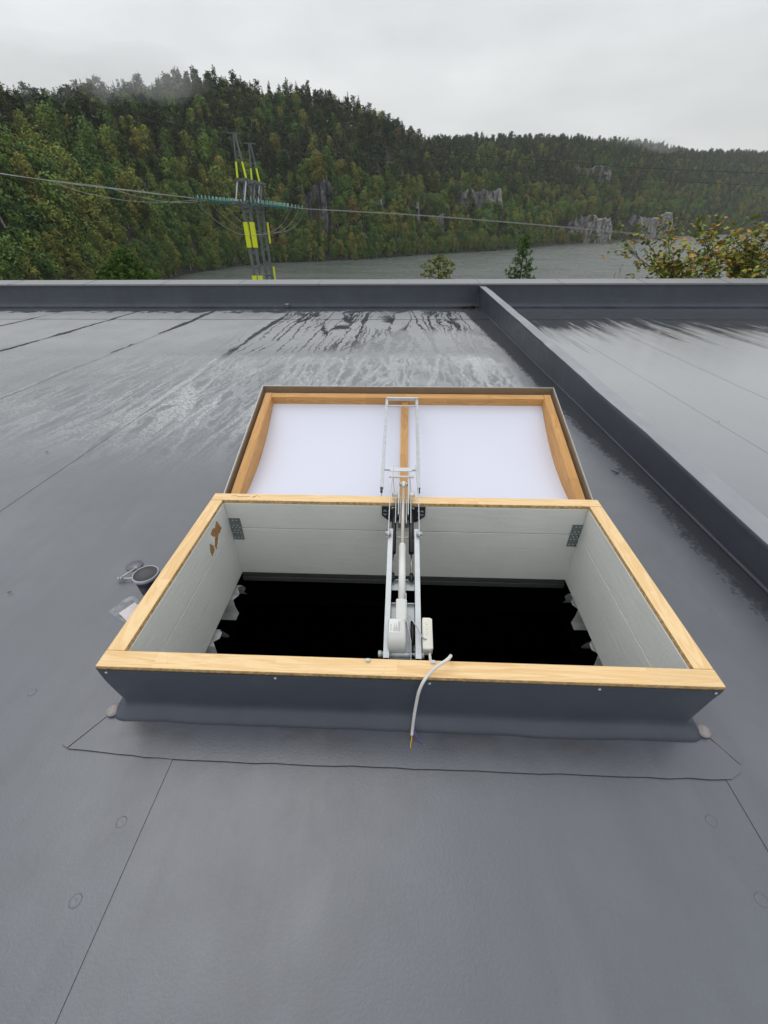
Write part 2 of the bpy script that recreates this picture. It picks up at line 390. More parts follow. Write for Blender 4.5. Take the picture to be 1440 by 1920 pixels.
# building below: slab edge, facade, dark hall under the hatch
bld = thing('building', (0, 12.4, -9), 'building carrying the flat grey roof, seen only from its roof', 'building')
m = MB()
x0, x1, y0, y1, zt, zb = -14.05, 13.55, -9.05, 12.30, -.45, -9.2
for a, b in (((x0, y0), (x1, y0)), ((x1, y0), (x1, y1)), ((x1, y1), (x0, y1)), ((x0, y1), (x0, y0))):
    m.quad((*a, zb), (*b, zb), (*b, zt), (*a, zt))
m.build('facade', simple('rendered facade', (.45, .45, .43), .8), bld)
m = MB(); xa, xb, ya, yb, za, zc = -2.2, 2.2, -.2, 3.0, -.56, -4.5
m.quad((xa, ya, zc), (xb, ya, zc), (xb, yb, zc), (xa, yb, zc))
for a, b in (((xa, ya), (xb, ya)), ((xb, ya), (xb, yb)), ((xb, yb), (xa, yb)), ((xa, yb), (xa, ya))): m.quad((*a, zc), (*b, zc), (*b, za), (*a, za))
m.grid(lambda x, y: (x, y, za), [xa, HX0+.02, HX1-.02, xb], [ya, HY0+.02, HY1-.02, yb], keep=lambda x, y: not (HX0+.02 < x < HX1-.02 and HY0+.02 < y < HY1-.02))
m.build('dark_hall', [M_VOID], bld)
deckm = simple('profiled deck sheet', (.55, .57, .56), .5, .2)   # profiled steel deck ends showing under the lining
for s in (-1, 1):
    xe, xi = (HX0-.03, -.951) if s < 0 else (HX1+.03, 1.004)
    for yc, hw in ((1.73, .105), (1.40, .10), (1.06, .10)):
        xj = [0, .012, -.006, .01, .004]
        pr = [(yc-hw, -.385), (yc-hw+.02, -.345), (yc-hw+.03, -.30), (yc-hw+.045, -.262), (yc-.03, -.258), (yc, -.268), (yc+.03, -.258), (yc+hw-.045, -.262), (yc+hw-.03, -.30), (yc+hw-.02, -.345), (yc+hw, -.385)]
        m = MB()
        for k, ((ya_, za_), (yb_, zb_)) in enumerate(zip(pr, pr[1:])):
            q1, q2 = xi+.014*math.sin(k*1.9+yc*7)*-s, xi+.014*math.sin((k+1)*1.9+yc*7)*-s
            m.quad((xe, ya_, za_), (q1, ya_, za_), (q2, yb_, zb_), (xe, yb_, zb_))
        m.build('deck_rib', [deckm], bld)


# far parapet, its capping, and the dividing upstand
par = thing('parapet_wall', (0, YP, zr(YP)), 'long low dark grey parapet along the far edge of the roof, with pale capping', 'parapet')
zc_ = .275
def par_face(x, t):
    zb = zr(YP)
    prof = [(YP-.11, zb+.014), (YP-.05, zb+.022), (YP-.015, zb+.055), (YP, zb+.12), (YP+.004, zb+.3), (YP+.01, zc_-.012)]
    y, z = prof[t]
    return (x, y+.006*mnoise.noise((x*.7, t*1.3, 0)), z+(.006*mnoise.noise((x*2.1, 3, 1)) if t < 3 else 0))
for a, b in ((-14.0, 1.83), (1.99, 13.5)):
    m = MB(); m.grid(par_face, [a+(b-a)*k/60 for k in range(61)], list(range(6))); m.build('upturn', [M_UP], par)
for xl in (-9.6, -7.1, -5.0, -3.05, -1.1, .55, 3.3, 5.1, 7.4, 9.8):
    m = MB(); m.grid(lambda k, t: Vector(par_face(xl+k*.09, t))+Vector((0, -.0035, .0015)), [0, 1], list(range(6))); m.build('upturn_lap', [M_UP], par)
m = MB(); m.box(((-14+13.5)/2, YP+.24, -.13), (27.5, .42, .74)); m.build('core', [simple('parapet core', (.3, .3, .3), .8)], par)
cx = -14.0
while cx < 13.4:
    w = 1.98 if cx+1.98 < 13.5 else 13.5-cx
    m = MB(); x0, x1 = cx, cx+w-.004
    y0, y1, za, zb = YP-.03, YP+.56, zc_, zc_+.035
    m.prism([(x0, y0, za-.035), (x0, y0, za), (x0, y1, zb), (x0, y1, zb-.09), (x0, y1-.004, zb-.09), (x0, y1-.004, zb-.005), (x0, y0+.004, za-.005), (x0, y0+.004, za-.035)], (x1-x0, 0, 0))
    c = m.build('capping', [M_CAP], par)
    mm = MB()                                           # standing joint and its screws
    mm.prism([(x0-.012, y0+.002, za+.0005), (x0-.012, y0+.002, za+.006), (x0-.012, y1-.002, zb+.006), (x0-.012, y1-.002, zb+.0005)], (.02, 0, 0))
    mm.build('joint_cover', [M_CAP], c)
    cx += w
dv = thing('dividing_upstand', (1.87, 6, zr(6)), 'low membrane-covered dividing upstand running from the far parapet towards the camera', 'low wall')
def dv_prof(y):
    zb = zr(y); j = .012*mnoise.noise((y*.8, 1, 0))+.008*mnoise.noise((y*3.1, 5, 0)); zt = .215+.008*mnoise.noise((y*.9, 7, 2))
    e = .01*mnoise.noise((y*1.1, 9, 4))
    return [(1.858, zb+.004), (1.872, zb+.005), (1.875, zb+.010), (1.873, zb+.024), (1.835+j*.4, zt-.03), (1.828+j, zt-.008), (1.838+j, zt+.004), (1.9, zt+.008), (1.985+e, zt+.004), (1.997+e, zt-.01), (2.0+e, zt-.04), (2.004, zb+.06), (2.03, zb+.02), (2.12, zb+.010)]
ys = [-9+k*.16 for k in range(int((YP+9)/.16)+1)]+[YP+.02]
n_ = 14
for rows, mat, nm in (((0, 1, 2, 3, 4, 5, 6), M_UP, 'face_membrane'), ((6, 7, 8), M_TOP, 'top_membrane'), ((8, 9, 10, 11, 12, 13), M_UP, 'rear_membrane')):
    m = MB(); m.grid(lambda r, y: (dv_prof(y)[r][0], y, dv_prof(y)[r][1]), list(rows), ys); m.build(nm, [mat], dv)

# ------------------------------------------------------------------ the roof hatch
hat = thing('roof_hatch', ((HX0+HX1)/2, HY0, 0), 'open rectangular roof hatch with pale pine rim, white lid panel laid back and dark opening', 'roof hatch')
# skirt of membrane dressed up the curb, flaring onto the roof
def ring(o, z, corner):
    """closed loop of points round the curb, offset outwards by o"""
    P = []; r = max(.012, corner)
    cs = [(HX0-o+r, HY0-o+r, 180), (HX1+o-r, HY0-o+r, 270), (HX1+o-r, HY1+o-r, 0), (HX0-o+r, HY1+o-r, 90)]
    for i, (cx, cy, a0) in enumerate(cs):
        for k in range(7):
            a = R(a0+15*k); P.append(Vector((cx+r*math.cos(a), cy+r*math.sin(a), z)))
        nx, ny, na = cs[(i+1) % 4]; a = R(na)
        e = Vector((nx+r*math.cos(a), ny+r*math.sin(a), z)); s0 = P[-1]
        nseg = 26 if i % 2 == 0 else 14
        P += [s0.lerp(e, k/nseg) for k in range(1, nseg)]
    return P
m = MB(); loops = []
for o, z, c in ((.004, .282, .012), (.004, .265, .013), (.001, .21, .014), (-.003, .15, .016), (-.006, .10, .02), (-.007, .07, .026), (-.004, .054, .03), (.005, .042, .034), (.018, .031, .04), (.029, .021, .045), (.036, .012, .045), (.037, .007, .045)):
    lp = []
    for q in ring(o, z, c):
        k = mnoise.noise(q*2.6)*.009*(1 if z < .26 else .2)+mnoise.noise(Vector((q.x*9, q.y*9, q.z*4)))*.0028*(1 if z < .24 else .1)+(mnoise.noise(q*30)*.004 if z < .04 else 0)
        d = Vector((q.x-.016, (q.y-1.388)*1.9, 0)).normalized()
        q = q+d*k; q.z += zr(q.y)*(1 if z < .1 else .5)
        if .015 < z < .05: q.z += mnoise.noise(q*22)*.004
        lp.append(m.bm.verts.new(q))
    loops.append(lp)
for a, b in zip(loops, loops[1:]):
    for k in range(len(a)):
        f = m.bm.faces.new((a[k], a[(k+1) % len(a)], b[(k+1) % len(a)], b[k])); f.smooth = True
m.build('membrane_skirt', [M_UP], hat)
# apron sheets lying on the roof, mitred at the front corners
def flat(pts, z0, name, mat=M_MEM, th=.0015, sub=True):
    """thin sheet on the sloping roof with a cut edge"""
    m = MB(); n = len(pts)
    top = [m.bm.verts.new((x, y, zr(y)+z0+th)) for x, y in pts]; bot = [m.bm.verts.new((x, y, zr(y)+z0-.003)) for x, y in pts]
    m.bm.faces.new(top)
    for k in range(n):
        f = m.bm.faces.new((top[k], top[(k+1) % n], bot[(k+1) % n], bot[k])); f.material_index = 1
    return m.build(name, [mat, M_EDGE], hat)
def wav(a, b, n=10, amp=.004):
    a, b = Vector(a), Vector(b); d = (b-a).normalized(); nn = Vector((-d.y, d.x))
    return [tuple(a.lerp(b, k/n)+nn*amp*mnoise.noise((k*.9+a.x*5, a.y*7, 0))) for k in range(n)]
flat(wav((-1.165, .690), (-.775, .668), 8)+wav((-.775, .668), (1.05, .676), 26)+[(1.05, .676), (1.12, .680), (1.165, .705), (1.176, .727)]+wav((1.176, .727), (1.10, .865), 6)+[(1.10, .865), (-1.06, .865)], .004, 'apron_sheet')
flat([(-1.0615, .8665), (-1.168, .692), (-1.195, .704), (-1.208, .74), (-1.215, .79), (-1.2, .83), (-1.185, 1.2), (-1.19, 2.06), (-1.03, 2.06), (-1.03, .868)], .0045, 'apron_sheet')
flat([(1.1012, .8665), (1.178, .7285), (1.20, .75), (1.205, .79), (1.20, 1.3), (1.205, 2.06), (1.06, 2.06), (1.06, .868)], .0045, 'apron_sheet')
flat([(-1.19, 2.063), (-1.19, 2.10), (1.205, 2.10), (1.205, 2.063), (1.2, 1.93), (-1.18, 1.93)], .010, 'apron_sheet')
for x, y in ((-1.078, .832), (1.113, .838)):            # bare discs welded over the corners
    m = MB(); m.lathe((x, y, zr(y)+.012), [(.026, 0), (.025, .006), (.012, .012), (.002, .013)], 16); m.build('corner_patch', [M_PATCH], hat)
for x in (-1.005, -.414, .11, .671, 1.045):             # screws along the top of the skirt
    m = MB(); m.lathe((x, HY0-.004, .272), [(.0055, 0), (.005, .0025), (.002, .004)], 12, Matrix.Rotation(R(90), 3, 'X')); m.build('skirt_screw', [M_GALVL], hat)
# timber core of the curb, rim boards
m = MB(); t = .045
t = .026
for c, s in (((.016, HY0+t/2+.022, .025), (2.05, t, .47)), ((.016, HY1-t/2-.022, .025), (2.05, t, .47)), ((HX0+t/2+.022, 1.388, .025), (t, 1.01, .47)), ((HX1-t/2-.022, 1.388, .025), (t, 1.01, .47))):
    m.box(c, s)
m.build('curb_core', [M_RIMEDGE], hat)
def rim(c, s, ax):
    m = MB(); m.box(c, s, bev=.0025)
    for f in m.bm.faces:
        if abs(f.normal.z) < .5: f.material_index = 1
    return m.build('rim_board', [M_RIM[ax], M_RIMEDGE], hat)
rt = .02
rim((.016, HY0+BW/2, HZ-rt/2), (HX1-HX0, BW, rt), 0)
rim((.016, HY1-BW/2, HZ-rt/2), (HX1-HX0, BW, rt), 0)
rim((HX0+BW/2, 1.3885, HZ-rt/2-.0008), (BW, HY1-HY0-2*BW-.002, rt), 1)
rim((HX1-BW/2, 1.3885, HZ-rt/2-.0008), (BW, HY1-HY0-2*BW-.002, rt), 1)
# lining boards: two to each side, with an open joint
ix0, ix1, iy0, iy1 = HX0+BW-.001, HX1-BW+.001, HY0+BW-.001, HY1-BW+.001
jz = {'far': .112, 'near': .112, 'left': .104, 'right': .104}
def lin(c, s):
    m = MB(); m.box(c, s, bev=.0016); return m.build('lining_board', [M_LIN], hat)
lt = .017; zb_, zt_ = -.232, .279
for side in ('far', 'near'):
    yc = iy1+lt/2-.004 if side == 'far' else iy0-lt/2+.004
    j = jz[side]
    lin((.016, yc, (zt_+j)/2+.001), (ix1-ix0+.03, lt, zt_-j-.002)); lin((.016, yc-(.001 if side == 'far' else 0), (zb_+j)/2-.001), (ix1-ix0+.03, lt, j-zb_-.002))
for side in ('left', 'right'):
    xc = ix0-lt/2+.004 if side == 'left' else ix1+lt/2-.004
    j = jz[side]
    lin((xc, (iy0+iy1)/2, (zt_+j)/2+.001), (lt, iy1-iy0-.012, zt_-j-.002)); lin((xc+(.001 if side == 'left' else -.001), (iy0+iy1)/2, (zb_+j)/2-.001), (lt, iy1-iy0-.012, j-zb_-.002))
# dark strip of steel angle under the far lining
m = MB(); m.box((.016, iy1+.012, -.25), (1.98, .03, .026), bev=.002); m.box((.016, iy1+.006, -.284), (1.98, .03, .032), bev=.002); m.build('steel_angle', [M_BEAM], hat)
# nail plates in the far corners
for s in (-1, 1):
    xc = -.932 if s < 0 else .976; yf = iy1-.007
    lean = -.0 
    m = MB(); m.box((xc, yf, .105), (.064, .003, .152), bev=.0008)
    pl = m.build('nail_plate', [M_PLATE], hat)
    m = MB()
    for dz, row in ((.062, 2), (.028, 2), (.012, 3), (-.006, 2), (-.024, 3), (-.06, 3)):
        for k in range(row):
            m.lathe((xc+(k-(row-1)/2)*.021, yf-.0015, .105+dz), [(.0042, 0), (.0036, .002), (.001, .003)], 8, Matrix.Rotation(R(90), 3, 'X'))
    nl = m.build('nail_head', [M_GALVL], pl); nl['kind'] = 'stuff'
# hole torn into the left lining: ragged raw wood showing
def ragged(pts, x, name, mat, th=.004):
    P = []
    for a, b in zip(pts, pts[1:]+pts[:1]):
        a, b = Vector((0, *a)), Vector((0, *b))
        for k in range(5):
            q = a.lerp(b, k/5); q += Vector((0, mnoise.noise(q*70)*.005, mnoise.noise(q*70+Vector((9, 0, 0)))*.007)); q.x = x; P.append(q)
    m = MB(); m.prism(P, (-th, 0, 0)); return m.build(name, [mat], hat)
xf = ix0+.0056
ragged([(1.748, .252), (1.775, .185), (1.745, .178), (1.728, .184), (1.712, .165), (1.665, .125), (1.66, .155), (1.69, .19), (1.672, .205), (1.655, .235), (1.685, .245), (1.715, .235)], xf, 'torn_wood', M_PLY)
ragged([(1.62, .20), (1.65, .165), (1.645, .14), (1.61, .125), (1.605, .16)], xf, 'torn_wood', M_PLY)
ragged([(1.655, .232), (1.67, .20), (1.688, .19), (1.655, .158), (1.622, .19), (1.63, .22)], xf-.0006, 'bare_filler', simple('white filler', (.74, .74, .72), .7, scale=40))
ragged([(1.728, .18), (1.712, .162), (1.675, .13), (1.70, .128), (1.735, .15)], xf-.0006, 'bare_filler', bpy.data.materials['white filler'])
# pencil scrawl on the far rim board
m = MB()
for pts in (((-.955, 1.921), (-.94, 1.925), (-.925, 1.923)), ((-.925, 1.923), (-.912, 1.914), (-.905, 1.922), (-.9, 1.912), (-.893, 1.925), (-.887, 1.914), (-.88, 1.924), (-.872, 1.915), (-.862, 1.922), (-.853, 1.918)), ((-.838, 1.912), (-.82, 1.915)), ((-.835, 1.911), (-.815, 1.93), (-.812, 1.926)), ((-.80, 1.914), (-.795, 1.92))):
    m.tube([(x+.02, y-.004, HZ+.0004) for x, y in pts], .0011, 5)
m.build('pencil_mark', [M_INK], hat)
for x, y in ((-.101, .888), (.124, .889)):              # cable clips on the near rim
    m = MB(); m.box((x, y, HZ+.004), (.016, .011, .008), bev=.002); m.box((x, y+.007, HZ-.004), (.014, .004, .016), bev=.001); m.build('cable_clip', [M_GALVL], hat)

# ------------------------------------------------------------------ the lid, laid back 163 degrees (a part of the hatch)
LO = Vector((.03, 1.985, .185)); LV = Vector((0, math.cos(R(17)), math.sin(R(17)))); LW = Vector((0, -math.sin(R(17)), math.cos(R(17))))
LM = Matrix(((1, 0, 0, LO.x), (0, LV.y, LW.y, LO.y), (0, LV.z, LW.z, LO.z), (0, 0, 0, 1)))
def lidpart(m, name, mats, parent):
    me = m.mesh(name, mats); o = bpy.data.objects.new(name, me); COL.objects.link(o); o.parent = parent
    o.matrix_world = LM
    if parent.type == 'EMPTY': o.matrix_parent_inverse = Matrix.Translation(-parent.location); o.matrix_basis = LM
    else: o.matrix_basis = Matrix()
    return o
LL, HU = 1.172, 1.087                                    # length along v, half width
def lidw(v): return -.028-.062-.075*max(0, 1-(2*(v-.09)/(1.07-.09)-1)**2)   # height of the arched panel
m = MB()                                                # sheet metal skirt with returned edge
for c, s in (((-HU+.002, LL/2, -.055), (.003, LL, .11)), ((HU-.002, LL/2, -.055), (.003, LL, .11)), ((0, LL-.002, -.055), (2*HU-.008, .003, .11)), ((0, .002, -.055), (2*HU-.008, .003, .11))):
    m.box(c, s)
for c, s in (((-HU+.0055, LL/2, -.003), (.004, LL-.008, .003)), ((HU-.0055, LL/2, -.003), (.004, LL-.008, .003)), ((0, LL-.0055, -.003), (2*HU-.02, .004, .003))): m.box(c, s)
lid = lidpart(m, 'lid_skirt', [M_ALU], hat)
m = MB()                                                # bright top edge of the skirt
for c, s in (((-HU+.002, LL/2, .0012), (.0035, LL, .002)), ((HU-.002, LL/2, .0012), (.0035, LL, .002)), ((0, LL-.002, .0012), (2*HU-.01, .0035, .002))): m.box(c, s)
lidpart(m, 'bright_edge', [M_GALVL], lid)
FO, FI = 1.060, 1.010                                    # frame outer / inner half widths
for s in (-1, 1):                                       # side boards
    m = MB()
    m.box((s*(FO+FI)/2, .605, -.115), (FO-FI, 1.04, .175), bev=.002)
    lidpart(m, 'lid_frame_board', [M_LIDW[1]], hat)
    m = MB(); m.box((s*(FI-.0025), .58, -.062), (.005, .985, .066), bev=.001); lidpart(m, 'inner_batten', [M_LIDW[1]], hat)
m = MB(); m.box((0, 1.098, -.078), (2*FI-.004, .05, .10), bev=.002); lidpart(m, 'lid_frame_board', [M_LIDW[0]], hat)
m = MB(); m.box((0, .06, -.078), (2*FI-.004, .05, .10), bev=.002); lidpart(m, 'lid_frame_board', [M_LIDW[0]], hat)
m = MB()
vs = [.085+(1.073-.085)*k/24 for k in range(25)]
m.grid(lambda u, v: (u, v, lidw(v)), [-FI+.001, -FI*.5, 0, FI*.5, FI-.001], vs)
m.grid(lambda u, v: (u, v, lidw(v)-.012), [-FI+.001, -FI*.5, 0, FI*.5, FI-.001], vs)
lidpart(m, 'white_panel', [M_WHITE], hat)
m = MB()                                                # outer dome of the lid, underneath now
m.grid(lambda u, v: (u, v, -.10-.12*max(0, 1-(2*v/LL-1)**2)**.8), [-HU+.006, 0, HU-.006], [LL*k/20 for k in range(21)])
lidpart(m, 'outer_dome', [simple('clouded acrylic', (.6, .62, .64), .3)], hat)
m = MB()                                                # middle rib follows the arch
us = (-.028, .022)
for k in range(24):
    a, b = vs[k], vs[k+1]
    f = lambda u, v, d: (u-.006, v, lidw(v)+d)
    m.quad(f(us[0], a, .026), f(us[1], a, .026), f(us[1], b, .026), f(us[0], b, .026))
    for u in us: m.quad(f(u, a, .026), f(u, b, .026), f(u, b, 0), f(u, a, 0))
lidpart(m, 'middle_rib', [M_LIDW[1]], hat)

# ------------------------------------------------------------------ opener: rails, actuator, gas struts, links to the lid
OP = Vector((.02, 1.085, .056)); OA = Vector((0, .966, .2597)); ON = Vector((0, -.2597, .966))
def O(x, a, n=0.): return Vector((x, 0, 0))+Vector((0, OP.y, OP.z))+OA*a+ON*n
def L(u, v, w): return LM @ Vector((u, v, w))
op = thing('hatch_opener', OP, 'galvanised hatch opening mechanism with white electric actuator spanning the dark opening', 'opening mechanism')
for x in (-.046, .088):                                  # channel rails: web outside, two flanges
    s = -1 if x < 0 else 1
    m = MB()
    m.bar(O(x, -.012, .02), O(x, .66, .02), .024, .003, ON)
    m.bar(O(x+s*.0105, -.012, -.003), O(x+s*.0105, .66, -.003), .003, .043, ON)
    m.bar(O(x-s*.0105, -.012, .0), O(x-s*.0105, .64, .0), .003, .037, ON)
    m.build('side_rail', [M_GALVL], op)
    m = MB()                                            # long flat link from the rail pivot up to the lid frame
    xl = -.056 if x < 0 else .099; xt = -.040 if x < 0 else .085
    p0, p1, p2 = O(xl, .60, .035), O(xl+(.002 if x < 0 else -.002), .86, .075), O(xt, 1.085, .055)
    m.bar(p0, p1, .004, .026, ON); m.bar(p1, p2, .004, .024, ON)
    m.build('link_arm', [M_GALVL], op)
    m = MB(); m.tube([O(xl-.014, .62, .035), O(xl+.014, .62, .035)], .011, 10); m.tube([O(xl-s*-.016, .62, .035), O(xl-s*-.01, .62, .035)], .008, 6); m.build('pivot_bolt', [M_GALVL], op)
m = MB(); m.tube([O(-.068, .012, -.002), O(.104, .012, -.002)], .0105, 14); m.build('cross_bolt', [M_GALVL], op)
for x0, x1 in ((-.080, -.066), (.100, .112)):
    m = MB(); m.tube([O(x0, .012, -.002), O(x1, .012, -.002)], .014, 6); m.build('bolt_head', [M_GALVL], op)
m = MB(); m.bar(O(.021, .0, -.022), O(.021, .25, -.022), .106, .003, ON); m.box(O(.021, .25, -.012), (.106, .003, .02), Matrix.Rotation(R(15), 3, 'X')); m.build('back_plate', [M_GALVL], op)
m = MB(); m.bar(O(.021, .325, -.02), O(.021, .37, -.02), .108, .003, ON); m.bar(O(.021, .37, -.010), O(.021, .373, -.010), .108, .02, ON); m.build('cross_plate', [M_GALV], op)
# actuator
m = MB()
sec = [(.142, .036, .062), (.138, .036, .072), (.07, .038, .074), (.045, .039, .068), (.025, .036, .05), (.018, .03, .03)]
def rrect(w, n0, n1, k=4, r=.010):
    P = []
    for cx, cz, a0 in ((w-r, n0+r, -90), (w-r, n1-r, 0), (-w+r, n1-r, 90), (-w+r, n0+r, 180)):
        for q in range(k): a = R(a0+90*q/(k-1)); P.append((cx+r*math.cos(a), cz+r*math.sin(a)))
    return P
rings = [[m.bm.verts.new(O(-.004+px, a, pz)) for px, pz in rrect(w, -.018, top, r=.012 if top > .03 else .009)] for a, w, top in sec]
for A, B in zip(rings, rings[1:]):
    for k in range(len(A)):
        f = m.bm.faces.new((A[k], A[(k+1) % len(A)], B[(k+1) % len(A)], B[k])); f.smooth = True
m.bm.faces.new(rings[0]); m.bm.faces.new(rings[-1])
mo = m.build('motor_housing', [M_PLAS], op)
m = MB(); lc = [O(-.036, .073, .0757), O(.014, .073, .0757), O(.014, .134, .0745), O(-.036, .134, .0745)]
m.quad(*lc); lab = m.build('rating_label', [M_LBL], mo)
m = MB()                                                # print on the label: a word set sideways, fine lines, a code box
def lp(s, t): return lc[0].lerp(lc[1], s).lerp(lc[3].lerp(lc[2], s), t)+ON*.0006
for s0, s1, t0, t1 in [(.14, .17, .12, .62), (.78, .80, .08, .92), (.84, .86, .08, .8), (.90, .92, .1, .9)]+[(.34+.06*k, .355+.06*k, .1, .35+.5*((k*37) % 10)/10) for k in range(7)]:
    m.quad(lp(s0, t0), lp(s1, t0), lp(s1, t1), lp(s0, t1))
m.build('print', [M_INK], lab)
for k, ch in enumerate([((0, 0), (.05, .10), (0, .2)), ((0, 0), (.07, 0), (.07, .1)), ((0, 0), (.04, .05), (.07, 0))]): pass
m = MB(); m.bar(O(.014, .135, .02), O(.014, .246, .02), .048, .062, ON, bev=.006); m.build('gear_housing', [M_PLAS], op)
m = MB(); m.tube([O(.016, .238, .03), O(.015, .545, .03)], .0165, 18); m.tube([O(.015, .54, .03), O(.015, .556, .03)], .0145, 18); m.build('actuator_tube', [simple('white tube', (.74, .745, .71), .35, var=.03)], op)
m = MB(); m.tube([O(.015, .55, .03), O(.017, .93, .052)], .0088, 14); m.build('piston_rod', [M_TAN], op)
for s in (-1, 1):                                        # fork plates at the head of the piston
    xx = .0175+s*.026
    m = MB(); m.bar(O(xx, .74, .030), O(xx, .965, .062), .004, .03, ON); m.build('fork_plate', [M_GALVL], op)
    m = MB(); m.bar(O(xx+s*.014, .70, .006), O(xx+s*.014, .88, .036), .005, .034, ON); m.bar(O(xx-s*.009, .70, .004), O(xx-s*.009, .84, .024), .005, .03, ON); m.build('inner_bracket', [M_GALV], op)
    m = MB(); m.tube([O(xx+s*.006, .875, .045), O(xx+s*.036, .875, .045)], .012, 10); m.build('roller', [M_JBX if s > 0 else M_PLAS], op)
    m = MB(); m.tube([O(xx-s*.016, .945, .056), O(xx-s*.003, .945, .056)], .011, 10); m.build('spacer', [M_GALVL], op)
    xs_ = -.029 if s < 0 else .060                       # gas struts
    m = MB(); m.tube([O(xs_+.001*s, .80, .012), O(xs_, .52, .004)], .0128, 14); g = m.build('gas_strut', [M_BLK], op)
    m = MB(); m.tube([O(xs_, .525, .004), O(xs_, .385, .0)], .0045, 8); m.build('strut_rod', [M_ROD], g)
    m = MB(); m.tube([O(xs_, .405, .0), O(xs_, .365, -.001)], .0095, 8); m.tube([O(xs_-.014, .375, 0), O(xs_+.014, .375, 0)], .005, 8); m.build('strut_end', [M_BLK], g)
    m = MB(); m.tube([O(xs_-.016, .805, .012), O(xs_+.016, .805, .012)], .006, 8); m.build('strut_pin', [M_GALVL], op)
m = MB(); m.tube([O(-.068, .62, .0), O(.112, .62, .0)], .0045, 10); m.build('pivot_rod', [M_GALVL], op)
m = MB(); m.tube([O(-.004, .945, .056), O(.038, .945, .056)], .006, 10); m.tube([O(.017, .925, .052), O(.017, .958, .057)], .0115, 12); m.build('rod_eye', [M_JBX], op)
# small damper at the right of the motor
m = MB(); m.tube([O(.064, .16, .0), O(.064, .055, .0)], .0095, 12); g = m.build('damper', [M_BLK], op)
m = MB(); m.tube([O(.064, .06, .0), O(.064, .02, -.002)], .004, 8); m.tube([O(.064, .027, -.002), O(.064, .0, -.002)], .0105, 8); m.build('damper_rod', [M_BLK], g)
m = MB(); m.bar(O(.034, .27, .045), O(.035, .15, .045), .003, .02, ON); m.bar(O(.035, .15, .045), O(.056, .06, .02), .003, .02, ON); m.bar(O(.056, .06, .02), O(.057, -.01, .0), .003, .02, ON); m.build('cable_shield', [M_GALVL], op)
# hinge plates screwed to the far lining
for s in (-1, 1):
    cx = .0195; yy = iy1-.008
    P = [(cx+s*.118, .283), (cx+s*.118, .222), (cx+s*.072, .180), (cx+s*.02, .180), (cx+s*.02, .283)]
    m = MB(); m.prism([(x, yy, z) for x, z in P], (0, -.003, 0)); hp = m.build('hinge_plate', [M_DKST], op)
    m = MB()
    for dx, z, w, h in ((.100, .252, .022, .004), (.100, .232, .022, .004), (.100, .258, .006, .006), (.100, .226, .006, .006), (.078, .256, .008, .008), (.080, .212, .008, .008)):
        m.box((cx+s*dx, yy-.0036, z), (w, .001, h))
    m.build('slot', [M_GALVL], hp)
m = MB(); m.box((.0195, iy1-.016, .17), (.06, .012, .05), bev=.003); m.build('pivot_block', [M_GALV], op)
# frame fixed across the lid
for s in (-1, 1):
    xl = -.003+s*.108
    p0, p1 = L(xl-.028+s*.003, .155, .004), L(xl-.028, 1.03, -.012)
    m = MB(); d = (p1-p0).normalized()
    m.bar(p0, p1, .019, .022, LW); b = m.build('lid_channel', [M_GALV], op)
    m = MB(); m.bar(p0-d*.03, p0+d*.02, .014, .016, LW); m.bar(p0-d*.01, p0-d*.16-LW*.05, .003, .012, LW); m.build('channel_foot', [M_DKST], b)
m = MB(); m.bar(L(-.141, 1.032, -.006), L(.083, 1.032, -.006), .012, .024, LW); m.build('cross_bar', [M_GALVL], op)
m = MB(); m.bar(L(-.13, .955, -.01), L(.075, .955, -.01), .006, .008, LW); m.build('cross_bar', [M_GALVL], op)
m = MB(); m.bar(L(-.13, .318, .0), L(.075, .318, .0), .016, .014, LW); m.bar(L(-.095, .305, .006), L(.04, .305, .006), .022, .004, LW); m.build('cross_bar', [M_GALVL], op)
m = MB(); m.tube([L(-.10, .235, .02), L(.05, .235, .02)], .0075, 12); m.build('cross_pin', [M_JBX], op)
for s in (-1, 1):                                        # thin rods between cross pin and fork
    m = MB(); m.tube([L(-.025+s*.050, .24, .02), O(.0175+s*.045, .83, .03)], .0025, 6); m.build('pull_rod', [M_GALV], op)
# junction box on the right rail
jb = MB(); jb.box(O(.1235, .09, .012), (.038, .142, .066), Matrix.Rotation(R(15), 3, 'X'), bev=.006)
j = jb.build('junction_box', [M_JBX], op)
m = MB(); m.box(O(.1435, .09, .012), (.007, .135, .062), Matrix.Rotation(R(15), 3, 'X'), bev=.003); m.build('box_lid', [M_JBX], j)
for a in (.135, .113, .090):
    m = MB(); m.lathe(O(.123, a, .0445), [(.0075, 0), (.0072, .0022), (.0055, .0024), (.0045, .001), (.001, .001)], 16, Matrix.Rotation(R(15), 3, 'X')); m.build('knockout', [M_JBX], j)
m = MB(); m.tube(spline([O(.036, .17, .052), O(.05, .158, .056), O(.078, .115, .055), O(.098, .075, .056), O(.11, .062, .05), O(.122, .062, .044)]), .0034, 8); m.build('motor_lead', [M_GCABLE], op)

